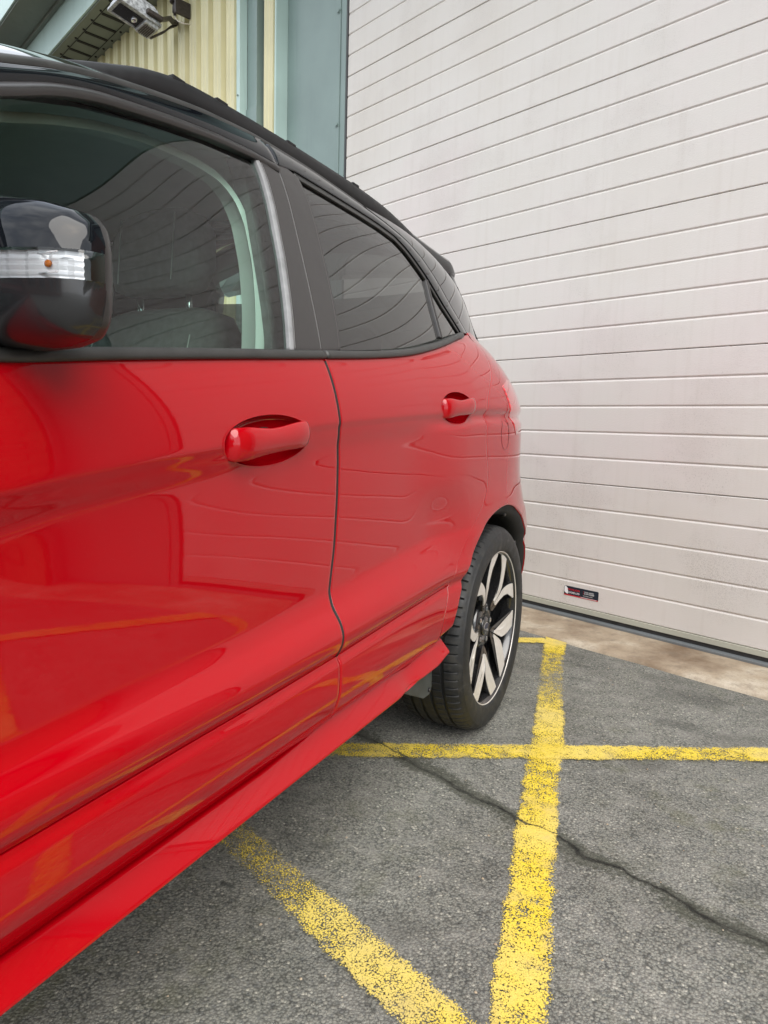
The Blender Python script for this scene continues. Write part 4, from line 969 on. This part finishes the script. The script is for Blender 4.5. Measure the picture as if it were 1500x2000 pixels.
# roof rail
rl = [(.70, 1.430, 0), (.76, 1.456, .25), (.83, 1.482, .6), (.90, 1.506, .9), (.981, 1.523, 1), (1.051, 1.529, 1), (1.206, 1.536, 1), (1.397, 1.541, 1), (1.595, 1.543, 1), (1.75, 1.541, .95), (1.88, 1.533, .6), (1.99, 1.522, .15)]
yr = [p[0] for p in rl]; rings = []
for y in np.linspace(.70, 1.985, 90):
    zt = float(pchip(yr, [p[1] for p in rl], np.array([y]))[0]); k = float(np.interp(y, yr, [p[2] for p in rl])); xr = -.918-.02*max(0, y-1.6)
    w_ = .0145*(.6+.4*k); zb = zt-.030*k-.022
    foot = 0
    rings.append([(xr+w_+.006, y, zb), (xr+w_+.002, y, zt-.014), (xr+w_-.004, y, zt-.003), (xr+w_*.3, y, zt), (xr-w_*.5, y, zt-.001), (xr-w_, y, zt-.007), (xr-w_-.004, y, zb)])
rr_ = MB().loft(rings).build('roof_rail', M['rail'], car, True); fix_normals(rr_.data); LEFT.append(rr_)
for y, z_ in ((.965, 1.5205), (1.08, 1.5305), (1.31, 1.539), (1.60, 1.5435)):
    q = MB().box(-.938, -.906, y-.010, y+.022, z_-.012, z_+.0012).build('rail_joint', M['rail'], rr_, bevel=.002)
# windscreen, bonnet, front end (simple but complete)
def crossrow(y, z, xh, bow, n=15, dz=0): return [(XC-xh+2*xh*k/(n-1), y+bow*(abs(2*k/(n-1)-1)**2), z+dz*(1-abs(2*k/(n-1)-1)**2.5)) for k in range(n)]
def surf_rows(name, rows, m, parent): 
    n = len(rows[0]); V = [p for r in rows for p in r]; o = link(name, mesh(name, V, [(j*n+i, (j+1)*n+i, (j+1)*n+i+1, j*n+i+1) for j in range(len(rows)-1) for i in range(n-1)]), M[m], parent, True); fix_normals(o.data); return o
xh = lambda y, z: abs(XC-float(G(y, z)))-.02
surf_rows('windscreen', [crossrow(.50-.92*t, 1.40-.40*t, xh(.50-.92*t, 1.30-.33*t), 0.04, dz=.035) for t in np.linspace(0, 1, 10)], 'glass', car)
surf_rows('bonnet', [crossrow(y, z, xw, .05, dz=dz) for y, z, xw, dz in ((-.42, .985, .80, .04), (-.60, .99, .80, .05), (-.85, .965, .79, .05), (-1.08, .90, .76, .05), (-1.18, .83, .72, .03))], 'red', car)
surf_rows('front_bumper', [crossrow(y, z, xw, .12, dz=0) for y, z, xw in ((-1.18, .83, .72), (-1.27, .72, .76), (-1.31, .55, .80), (-1.30, .38, .80), (-1.20, .26, .76))], 'red', car)
surf_rows('grille', [crossrow(y, z, .42, .03) for y, z in ((-1.262, .76), (-1.325, .56))], 'dark', car)
# front wing
kn = [(-8, 12), (12, 60), (60, 120), (120, 172)]
outs = [[(FWY+.488, .40), (FWY+.486, .60)], [(FWY+.486, .60), (-.015, .985)], [(-.015, .985), (-.55, .962), (-.95, .90)], [(-.95, .90), (-1.12, .75), (-1.16, .45)]]
YY = []; ZZ = []
for (a, b_), sg in zip(kn, outs):
    n = 24; O = resample(sg, n); th = np.linspace(a, b_, n)
    for i in range(n): ip = (FWY+.385*math.cos(R(th[i])), .31+.385*math.sin(R(th[i]))); w_ = np.linspace(0, 1, 20); YY.append(ip[0]+(O[i, 0]-ip[0])*w_); ZZ.append(ip[1]+(O[i, 1]-ip[1])*w_)
fw_ = skin('front_wing', np.array(YY).T, np.array(ZZ).T, S, 0, 'red', car); LEFT.append(fw_); fix_normals(fw_.data)
if np.mean([p.normal.x for p in list(fw_.data.polygons)[:200]]) < 0: fw_.data.flip_normals()
# tailgate, rear glass, spoiler, bumper, lamps
def rearx(z): 
    return float(np.interp(z, [.36, .55, .80, .95, 1.1, 1.235, 1.30, 1.38, 1.45, 1.50], [-.765, -.770, -.775, -.772, -.80, -.856, -.875, -.895, -.925, -.96]))
def reary(z): return float(np.interp(z, [.36, .55, .78, .95, 1.05, 1.15, 1.235, 1.30, 1.38, 1.45, 1.50], [2.64, 2.67, 2.67, 2.65, 2.60, 2.55, 2.50, 2.46, 2.42, 2.40, 2.38]))
def rrow(z, bow, dy=0): x0 = rearx(z)-.0; xh_ = abs(XC-x0)-.004; n = 21; return [(XC-xh_+2*xh_*k/(n-1), reary(z)+dy+bow*(1-abs(2*k/(n-1)-1)**2.6), z) for k in range(n)]
surf_rows('rear_bumper', [rrow(z, .10) for z in (.36, .45, .55, .65)], 'red', car)
surf_rows('tailgate', [rrow(z, .085) for z in (.655, .78, .88, .95, 1.02, 1.08, 1.13)], 'red', car)
surf_rows('rear_window', [rrow(z, .075, .0) for z in (1.135, 1.20, 1.235, 1.30, 1.38, 1.44)], 'privacy', car)
# spoiler: wedge overhanging the rear glass with end fins
n = 41; rings = []
for k in range(n):
    f = math.sin((2*k/(n-1)-1)*math.pi/2); x = XC+f*.543; b_ = .05*(1-abs(f)**3); zt = 1.538+.050*(1-abs(f)**2.2); e_ = max(0, (abs(f)-.975)/.025)**2*.012
    rings.append([(x, 1.66, zt-.070), (x, 1.76, zt-.010-e_), (x, 1.88, zt+.011-e_), (x, 2.0, zt+.016-e_), (x, 2.10, zt+.011-e_), (x, 2.22, zt+.005-e_), (x, 2.33, zt+.001-e_), (x, 2.405+b_, zt-e_), (x, 2.440+b_-e_, zt-.009-e_), (x, 2.462+b_-e_, zt-.024-e_), (x, 2.468+b_-e_, zt-.040), (x, 2.462+b_-e_, zt-.064+e_), (x, 2.40+b_, zt-.060+e_), (x, 2.25, zt-.072), (x, 2.1, zt-.085), (x, 2.0, zt-.09), (x, 1.75, zt-.10)])
sp = MB().loft(rings).build('spoiler', M['black'], car, True); fix_normals(sp.data)
for sgn in (1, -1):
    rings = []
    for t in np.linspace(0, 1, 8):
        z = 1.482-.215*t; y = 2.44-.0+.00*t+.055*t; x = XC+sgn*(.545+.075*t)
        rings.append([(x-sgn*.018, y-.07*(1-.3*t), z), (x+sgn*.004, y-.065*(1-.3*t), z), (x+sgn*.003, y-.01, z), (x-sgn*.012, y+.006, z)])
    q = MB().loft(rings).build('side_fin', M['black'], car, True); fix_normals(q.data)
# tail lamps
def lampskin():
    Y, Z = coons([(2.180, .915), (2.26, .93), (2.40, .95)], [(2.085, 1.062), (2.20, 1.09), (2.46, 1.10)], [(2.180, .915), (2.110, .985), (2.085, 1.062)], [(2.40, .95), (2.45, 1.02), (2.46, 1.10)], 24, 18)
    return skin('tail_lamp', Y, Z, S, .0015, 'lampred', car, flange=.008)
tl = lampskin(); tl.data.materials[0] = M['taillens']; LEFT.append(tl)
# underbody
MB().box(2*XC+.80, -.80, -1.1, 2.5, .23, .31).box(2*XC+.66, -.66, .00, 1.50, .31, .36).build('underbody', M['dark'], car)
MB().tube([(XC-.72, WY, .30), (XC+.72, WY, .30)], .045, 10).build('rear_axle', M['dark'], car)

# ---- wheels
def lathe(rings, n=120, f=None):
    mb = MB(); V = []
    m_ = len(rings)
    for k in range(n):
        t = 2*math.pi*k/n; ct, st_ = math.cos(t), math.sin(t)
        for j, (r, x) in enumerate(rings):
            rr2, xx = (f(k, j, r, x) if f else (r, x)); V.append((xx, rr2*ct, rr2*st_))
    Fc = [(k*m_+j, k*m_+j+1, ((k+1) % n)*m_+j+1, ((k+1) % n)*m_+j) for k in range(n) for j in range(m_-1)]
    mb.V = V; mb.F = Fc; return mb
TR = .3195
# profile: x measured outward from the rim lip plane (0) ; tyre spans +.012 .. -.20
tp = [(.236, -.002), (.240, .004), (.247, .0075), (.262, .0105), (.278, .0110), (.290, .0085), (.297, .0055), (.2975, .0046), (.3035, .0005), (.3095, -.006), (.3135, -.013), (.3160, -.0215), (.3172, -.030), (.3180, -.042),
      (.3118, -.0435), (.3118, -.0515), (.3184, -.053), (.3190, -.066), (.3192, -.078), (.3125, -.0795), (.3125, -.0885), (.3194, -.090), (.3195, -.104), (.3194, -.116), (.3125, -.1175), (.3125, -.1265), (.3190, -.128), (.3184, -.148), (.3118, -.1495), (.3118, -.157), (.3178, -.1585), (.3165, -.176), (.312, -.190), (.303, -.199), (.28, -.206), (.25, -.20), (.236, -.19)]
NB = 76
def sipe(k, j, r, x):
    ph = k % 8
    if 9 <= j <= 13 and ph == 0: return (r-.0055*(1 if j > 9 else .4), x)
    if 16 <= j <= 18 and ph == 4: return (r-.0030, x)
    if 31 <= j <= 32 and ph == 0: return (r-.004, x)
    return (r, x)
tyre_mb = lathe(tp, NB*8, sipe)
RL = .240
rim_prof = [(.2385, -.006), (.2395, -.001), (.2375, .0005), (.2345, -.0005), (.2300, -.006), (.226, -.012), (.2225, -.030), (.220, -.060), (.2175, -.12), (.228, -.17), (.238, -.19)]
def wheel_parts(cy):
    c = Vector((-.606, cy, TR-.0015+.0)); steer = 0
    def put(o, parent): o.parent = parent; return o
    rim = lathe(rim_prof, 120).build('wheel', M['wheelblack'], car, True); rim.location = c; fix_normals(rim.data)
    ty = link('tyre', mesh('tyre', tyre_mb.V, tyre_mb.F), M['tyre'], rim, True); fix_normals(ty.data); ty.data.set_sharp_from_angle(angle=R(32))
    lip = lathe([(.2392, -.0004), (.2388, .0012), (.2368, .0018), (.2352, .0006), (.2350, -.001)], 120).build('rim_lip', M['alloy'], rim, True); fix_normals(lip.data)
    return rim
def dface(r): return -.006-.020*(1-(r/.236))**1.0-.012*max(0, 1-r/.13)
def poly_spoke(pts, th0, dz, depth, m, name, parent, sub=6, taper=0.0):
    # pts: closed outline in (r, degrees)
    P = []
    for (r0, a0), (r1, a1) in zip(pts, pts[1:]+pts[:1]):
        for k in range(sub): t = k/sub; P.append((r0+(r1-r0)*t, a0+(a1-a0)*t))
    top = [(dface(r)+dz, r*math.cos(R(th0+a)), r*math.sin(R(th0+a))) for r, a in P]
    cr_ = sum(r for r, a in P)/len(P)
    bot = [(x-depth, y*(1), z) for x, y, z in top]
    import bmesh
    bm = bmesh.new(); tv = [bm.verts.new(p) for p in top]; bv = [bm.verts.new(p) for p in bot]; n = len(P)
    f = bm.faces.new(tv); bmesh.ops.triangulate(bm, faces=[f], ngon_method='EAR_CLIP')
    for k in range(n): bm.faces.new((tv[k], bv[k], bv[(k+1) % n], tv[(k+1) % n]))
    bmesh.ops.recalc_face_normals(bm, faces=bm.faces); me = bpy.data.meshes.new(name); bm.to_mesh(me); bm.free()
    return link(name, me, M[m], parent)
def add_spokes(rim):
    for th in (258, 330, 42, 114, 186):
        for sg in (1, -1):
            # machined leg: neck, blade, foot widening to the rim
            leg = [(.060, 1.0*sg), (.098, 1.3*sg), (.142, 2.0*sg), (.160, 4.5*sg), (.226, 15.8*sg), (.2345, 16.8*sg), (.2350, 31*sg), (.222, 31*sg), (.186, 21*sg), (.150, 14.8*sg), (.120, 11.8*sg), (.070, 13*sg)]
            legS = [(.086, 1.5*sg), (.118, 1.8*sg), (.145, 2.6*sg), (.163, 5.2*sg), (.228, 16.4*sg), (.2350, 17.6*sg), (.2352, 30.2*sg), (.2225, 30.0*sg), (.184, 19.6*sg), (.149, 13.2*sg), (.118, 9.6*sg), (.090, 8.0*sg)]
            if sg < 0: leg = leg[::-1]; legS = legS[::-1]
            poly_spoke(leg, th, -.0015, .034, 'wheelblack', 'spoke_body', rim)
            poly_spoke(legS, th, .0004, .0018, 'alloy', 'spoke_face', rim)
    # hub, cap, nuts
    hb = MB(); hb.loft([[(x, r*math.cos(2*math.pi*k/40), r*math.sin(2*math.pi*k/40)) for k in range(40)] for r, x in ((.080, -.060), (.078, -.040), (.068, -.033), (.036, -.031), (.034, -.034), (.01, -.034))]); o = hb.build('hub', M['wheelblack'], rim, True); fix_normals(o.data)
    cp = MB(); cp.loft([[(x, r*math.cos(2*math.pi*k/32), r*math.sin(2*math.pi*k/32)) for k in range(32)] for r, x in ((.031, -.0335), (.0305, -.029), (.026, -.0265), (.001, -.0262))]); o = cp.build('hub_cap', M['wheelblack'], rim, True); fix_normals(o.data)
    for r, x, m_ in (((.0205, .0105), -.0258, 'alloy'), ((.0190, .0092), -.0253, 'emblem')):
        e = MB(); e.loft([[(x-.0006, r[0]*math.cos(2*math.pi*k/32), r[1]*math.sin(2*math.pi*k/32)) for k in range(32)], [(x, r[0]*math.cos(2*math.pi*k/32), r[1]*math.sin(2*math.pi*k/32)) for k in range(32)]]); e.build('badge', M[m_], rim)
    for k in range(5):
        a = R(258+36+72*k); cy, cz = .052*math.cos(a), .052*math.sin(a)
        nb = MB(); nb.loft([[(x, cy+r*math.cos(2*math.pi*j/16), cz+r*math.sin(2*math.pi*j/16)) for j in range(16)] for r, x in ((.0125, -.0305), (.0125, -.032), (.0105, -.045))], cap=True); o = nb.build('nut_recess', M['dark'], rim, True)
        nb = MB(); nb.loft([[(x, cy+r*math.cos(2*math.pi*j/6), cz+r*math.sin(2*math.pi*j/6)) for j in range(6)] for r, x in ((.0085, -.045), (.0085, -.0300), (.006, -.0285))]); o = nb.build('wheel_nut', M['chrome'], rim); fix_normals(o.data)
    d_ = MB(); d_.loft([[(x, r*math.cos(2*math.pi*k/60), r*math.sin(2*math.pi*k/60)) for k in range(60)] for r, x in ((.06, -.085), (.150, -.085), (.152, -.088), (.152, -.100), (.06, -.102))]); o = d_.build('brake_disc', M['disc'], rim); fix_normals(o.data)
    d_ = MB(); d_.loft([[(x, r*math.cos(2*math.pi*k/40), r*math.sin(2*math.pi*k/40)) for k in range(40)] for r, x in ((.214, -.125), (.214, -.128), (.02, -.13))]); o = d_.build('barrel_back', M['dark'], rim); fix_normals(o.data)
    v = MB().tube([(-.020, .216*math.cos(R(140)), .216*math.sin(R(140))), (-.012, .198*math.cos(R(140)), .198*math.sin(R(140)))], [.0035, .003], 8).build('valve', M['satin'], rim, True)
rear_w = wheel_parts(WY); add_spokes(rear_w)
def copy_tree(o, parent, mir=False):
    c_ = o.copy(); COL.objects.link(c_); c_.parent = parent
    for ch in list(o.children): copy_tree(ch, c_)
    return c_
fw2 = copy_tree(rear_w, car); fw2.location = (-.606, FWY, rear_w.location.z)
for yy in (WY, FWY):
    c_ = copy_tree(rear_w, car); c_.location = (2*XC+.606, yy, rear_w.location.z); c_.rotation_euler = (0, 0, math.pi)

# ---- door mirror
def mx_(u, prof):  # section at x; returns ring in (y,z)
    pass
def mirror_shell(z0, z1, name, m, parent, grow=0.0, y_back=.52, zfn=None):
    # outline of the forward face as seen along the car: top/bottom heights by x
    rings = []
    for t in np.linspace(0, 1, 40):
        x = -.80+.272*math.sin(t*math.pi/2)**.8
        q = min(1, abs((x+.66)/.132)) if x > -.66 else 0
        ztop = float(np.interp(x, [-.80, -.70, -.62, -.58, -.55, -.535, -.529, -.528], [1.150, 1.147, 1.134, 1.1265, 1.1165, 1.104, 1.090, 1.084]))
        zbot = float(np.interp(x, [-.80, -.70, -.62, -.58, -.55, -.535, -.529, -.528], [.992, .992, .994, .996, 1.002, 1.014, 1.036, 1.045]))
        zc = (ztop+zbot)/2; hz = (ztop-zbot)/2; w_ = (1-q**2.4)**.5; yf = .468-.066*max(w_, .02); yb = .468+.040*max(w_, .02)
        r_ = []; n = 40
        for k in range(n):
            a = 2*math.pi*k/n; ca, sa = math.cos(a), math.sin(a)
            z = zc+hz*math.copysign(abs(sa)**.85, sa); yy = .468-(.468-yf)*max(0, ca)**.55 if ca > 0 else .468+(yb-.468)*abs(ca)**.5
            r_.append((x, yy, z))
        rings.append(r_)
    return rings
mirror = None
def build_mirror():
    rings = mirror_shell(0, 0, '', '', None)
    V = [p for r in rings for p in r]; n = 40; nr = len(rings)
    faces = {'cap': [], 'ind': [], 'low': [], 'back': []}
    def band(z, x, y):
        zt = np.interp(x, [-.80, -.66, -.57, -.528], [1.0775, 1.077, 1.0765, 1.078]); zb = np.interp(x, [-.80, -.66, -.57, -.528], [1.050, 1.050, 1.050, 1.052])
        return zt, zb
    # rows re-cut at the band edges: snap vertices to the indicator outline
    for r in rings:
        for k in range(n):
            x, y, z = r[k]
            if math.cos(2*math.pi*k/n) > .05:
                zt, zb = band(z, x, y)
                for zz_ in (zt, zb):
                    if abs(z-zz_) < .0050: r[k] = (x, y, float(zz_))
    V = [p for r in rings for p in r]
    for i in range(nr-1):
        for k in range(n):
            f = (i*n+k, i*n+(k+1) % n, (i+1)*n+(k+1) % n, (i+1)*n+k); c_ = np.mean([V[j] for j in f], 0); zt, zb = band(c_[2], c_[0], c_[1])
            if math.cos(2*math.pi*(k+.5)/n) < 0: faces['back'].append(f)
            elif c_[2] > zt: faces['cap'].append(f)
            elif c_[2] > zb and c_[1] < .4700: faces['ind'].append(f)
            else: faces['low'].append(f)
    def sub(fs, name, m, parent, push=0):
        used = sorted({j for f in fs for j in f}); mp_ = {j: k for k, j in enumerate(used)}
        me = mesh(name, [V[j] for j in used], [tuple(mp_[j] for j in f) for f in fs]); o = link(name, me, M[m], parent, True); fix_normals(me)
        c0 = np.array([-.61, .47, 1.07]); q = me.polygons[len(me.polygons)//2]
        if (np.array(q.center)-c0)@np.array(q.normal) < 0: me.flip_normals()
        return o
    low = sub(faces['low'], 'door_mirror', 'mirrorblack', car)
    tipf = [tuple((nr-1)*n+k for k in range(n))]
    cap = sub(faces['cap'], 'mirror_cap', 'black', low); sub(faces['back']+tipf, 'mirror_rim', 'satin', low)
    sub(faces['ind'], 'indicator_lens', 'lens', low)
    # reflector behind the lens (recessed), bulb
    def yf(x, z): 
        d = [(abs(p[0]-x)+abs(p[2]-z), p[1]) for r in rings for p in r if p[1] < .4675]; return min(d)[1]
    Vr = []; m_ = 60; rows_ = 14
    for i in range(m_):
        x = -.796+.2610*i/(m_-1); zt, zb = band(0, x, 0); 
        for j in range(rows_): z = zb+.001+(zt-zb-.002)*j/(rows_-1); Vr.append((x-.003, yf(x, z)+.006+.0006*math.sin(j*1.9), z))
    me = mesh('indicator_reflector', Vr, [(i*rows_+j, i*rows_+j+1, (i+1)*rows_+j+1, (i+1)*rows_+j) for i in range(m_-1) for j in range(rows_-1)]); link('indicator_reflector', me, M['silverrefl'], low, False); fix_normals(me)
    yb = yf(-.556, 1.063)
    q = MB().loft([[(-.557+rx*math.cos(a*.5236), yb+dy, 1.0640+rx*.8*math.sin(a*.5236)) for a in range(12)] for rx, dy in ((.0040, .007), (.0040, .005), (.002, .0042))]).build('indicator_bulb', M['amber'], low, True); fix_normals(q.data)
    for z in (1.0550, 1.0725): MB().box(-.572, -.542, yb+.0025, yb+.0045, z, z+.0009).build('indicator_frame', M['lens2'], low)
    MB().box(-.573, -.5722, yb+.0025, yb+.0045, 1.0550, 1.0734).build('indicator_frame', M['lens2'], low)
    # mirror glass facing rearward, arm to the door
    q = MB().loft([[(x, .5055+dy, z) for x, z in [(-.77, 1.02), (-.60, 1.022), (-.575, 1.045), (-.576, 1.085), (-.60, 1.105), (-.77, 1.128)]] for dy in (0, .002)]).build('mirror_glass', M['chrome'], low, bevel=.001); fix_normals(q.data)
    q = MB().loft([[(-.66+.0, .46+.030*math.cos(a*.785), 1.02+.018*math.sin(a*.785)) for a in range(8)], [(-.69, .43+.035*math.cos(a*.785), 1.0+.016*math.sin(a*.785)) for a in range(8)], [(-.715, .38+.06*math.cos(a*.785), 1.01+.02*math.sin(a*.785)) for a in range(8)]][::-1]).build('mirror_arm', M['mirrorblack'], low, True); fix_normals(q.data)
    return low
mir = build_mirror(); LEFT.append(mir)
# ---- cabin
def superring(cx, cy, cz, hx, hy, n=24, e=.6, tilt=0):
    return [(cx+hx*math.copysign(abs(math.cos(a))**e, math.cos(a)), cy+hy*math.copysign(abs(math.sin(a))**e, math.sin(a))+tilt, cz) for a in [2*math.pi*k/n for k in range(n)]]
def seat(cx, cy, wdt=.25):
    st_ = MB().loft([superring(cx, cy+.02*0+(z-.55)*.22, z, wx, th) for z, wx, th in ((.56, wdt*.90, .07), (.60, wdt, .08), (.75, wdt*1.0, .075), (.95, wdt*.97, .065), (1.08, wdt*.88, .055), (1.145, wdt*.70, .045), (1.165, wdt*.45, .025))]).build('seat', M['fabric'], car, True); fix_normals(st_.data)
    b_ = MB().loft([superring(cx, cy-.24, z, wdt*k, .27*k, e=.5) for z, k in ((.46, .9), (.50, 1.0), (.58, 1.0), (.61, .93))]).build('seat_cushion', M['fabric'], st_, True); fix_normals(b_.data)
    hy = cy+(1.28-.55)*.22-.035
    h_ = MB().loft([superring(cx, hy+(z-1.28)*.1, z, wx, th, e=.55) for z, wx, th in ((1.195, .085, .03), (1.205, .112, .042), (1.25, .128, .052), (1.32, .122, .050), (1.355, .10, .042), (1.372, .06, .02))]).build('headrest', M['fabric'], st_, True); fix_normals(h_.data)
    for dx in (-.07, .07): MB().tube([(cx+dx, hy+.005, 1.12), (cx+dx, hy, 1.21)], .0065, 8).build('headrest_post', M['chrome'], st_, True)
    for sg in (1, -1):
        pts = [(cx+sg*(wdt*.55), cy+(z-.55)*.22-.072+.02*max(0, (z-1.0))*3, z) for z in np.linspace(.62, 1.10, 14)]; MB().tube(pts, .0014, 5).build('stitching', M['stitch'], st_)
        pts = [(cx+sg*.075, hy-.050+(z-1.28)*.1, z) for z in np.linspace(1.215, 1.35, 10)]; MB().tube(pts, .0013, 5).build('stitching', M['stitch'], st_)
    return st_
seat(-1.12, 1.02); seat(-1.88, 1.02)
rs = MB().loft([superring(XC, 1.85+(z-.55)*.25, z, wx, th, 32, .4) for z, wx, th in ((.55, .60, .08), (.65, .64, .09), (.95, .63, .075), (1.06, .58, .06), (1.09, .5, .03))]).build('rear_seat', M['fabric'], car, True); fix_normals(rs.data)
MB().loft([superring(XC, 1.60, z, .62, .26, 32, .4) for z in (.46, .55, .60)]).build('seat_cushion', M['fabric'], rs, True)
for cx in (-1.15, -1.85, XC):
    o = MB().loft([superring(cx, 1.985+(z-1.1)*.1, z, wx, .045, e=.55) for z, wx in ((1.10, .08), (1.12, .115), (1.20, .12), (1.235, .09))]).build('headrest', M['fabric'], rs, True); fix_normals(o.data)
MB().box(2*XC+.72, -.72, -.3, 2.3, .36, .40).build('floor_pan', M['dark'], car)
MB().loft([[(x, y, z) for y, z in ((-.35, .60), (-.30, .97), (-.02, 1.0), (.12, .93), (.10, .70))] for x in (2*XC+.74, -.74)]).build('dashboard', M['satin'], car, bevel=.02)
sw = MB(); ringp = [(-1.88+.185*math.cos(2*math.pi*k/36), .26+.185*math.sin(2*math.pi*k/36)*.40, .95+.185*math.sin(2*math.pi*k/36)*.92) for k in range(37)]; sw.tube(ringp, .014, 8); swo = sw.build('steering_wheel', M['satin'], car, True)
MB().tube([(-2.06, .26, .95), (-1.88, .25, .93), (-1.70, .26, .95)], .018, 8).build('spoke', M['satin'], swo, True)
# inner door skins up to the belt and pale headliner trim that frames the opening
V = np.stack([S(Yi, Zi)-.085, Yi, Zi], -1); m0 = ys0 = None
TRIM = smoothpoly([(.25, 1.16), (.42, 1.232), (.567, 1.284), (.641, 1.312), (.727, 1.339), (.825, 1.359), (.934, 1.366), (1.000, 1.359), (1.034, 1.332), (1.044, 1.285), (1.030, 1.207), (1.004, 1.13), (.965, 1.03)], 120, 3)
def trimstrip():
    P = TRIM; Nn = np.c_[np.gradient(P[:, 1]), -np.gradient(P[:, 0])]; Nn /= np.hypot(*Nn.T)[:, None]; wv = np.interp(np.linspace(0, 1, len(P)), [0, .4, .75, 1], [.006, .007, .010, .0125])[:, None]
    A, B = P-Nn*wv, P+Nn*wv
    return strip('pale_opening_trim', A, B, 120, -.070, 'lining', fdoor, flange=.03)
trimstrip()
# pillars inside
for (y0, y1, z0, z1) in ((.985, 1.17, 1.03, 1.42),):
    Y, Z = coons([(y0, z0), (y1, z0)], [(y0+.09, z1), (y1+.03, z1)], [(y0, z0), (y0+.09, z1)], [(y1, z0), (y1+.03, z1)], 6, 10); o = skin('inner_pillar', Y, Z, G, -.055, 'fabric', car, flange=.03); LEFT.append(o)
# ---- mirror the left-hand parts to the far side
cache = {}
def mirror_tree(o, parent):
    if o.data is None: return
    if o.data.name not in cache:
        me = o.data.copy(); me.transform(Matrix(((-1, 0, 0, 2*XC), (0, 1, 0, 0), (0, 0, 1, 0), (0, 0, 0, 1)))); me.flip_normals(); cache[o.data.name] = me
    c_ = o.copy(); c_.data = cache[o.data.name]; COL.objects.link(c_); c_.parent = parent
    for ch in list(o.children): mirror_tree(ch, c_)
for o in LEFT: mirror_tree(o, car)
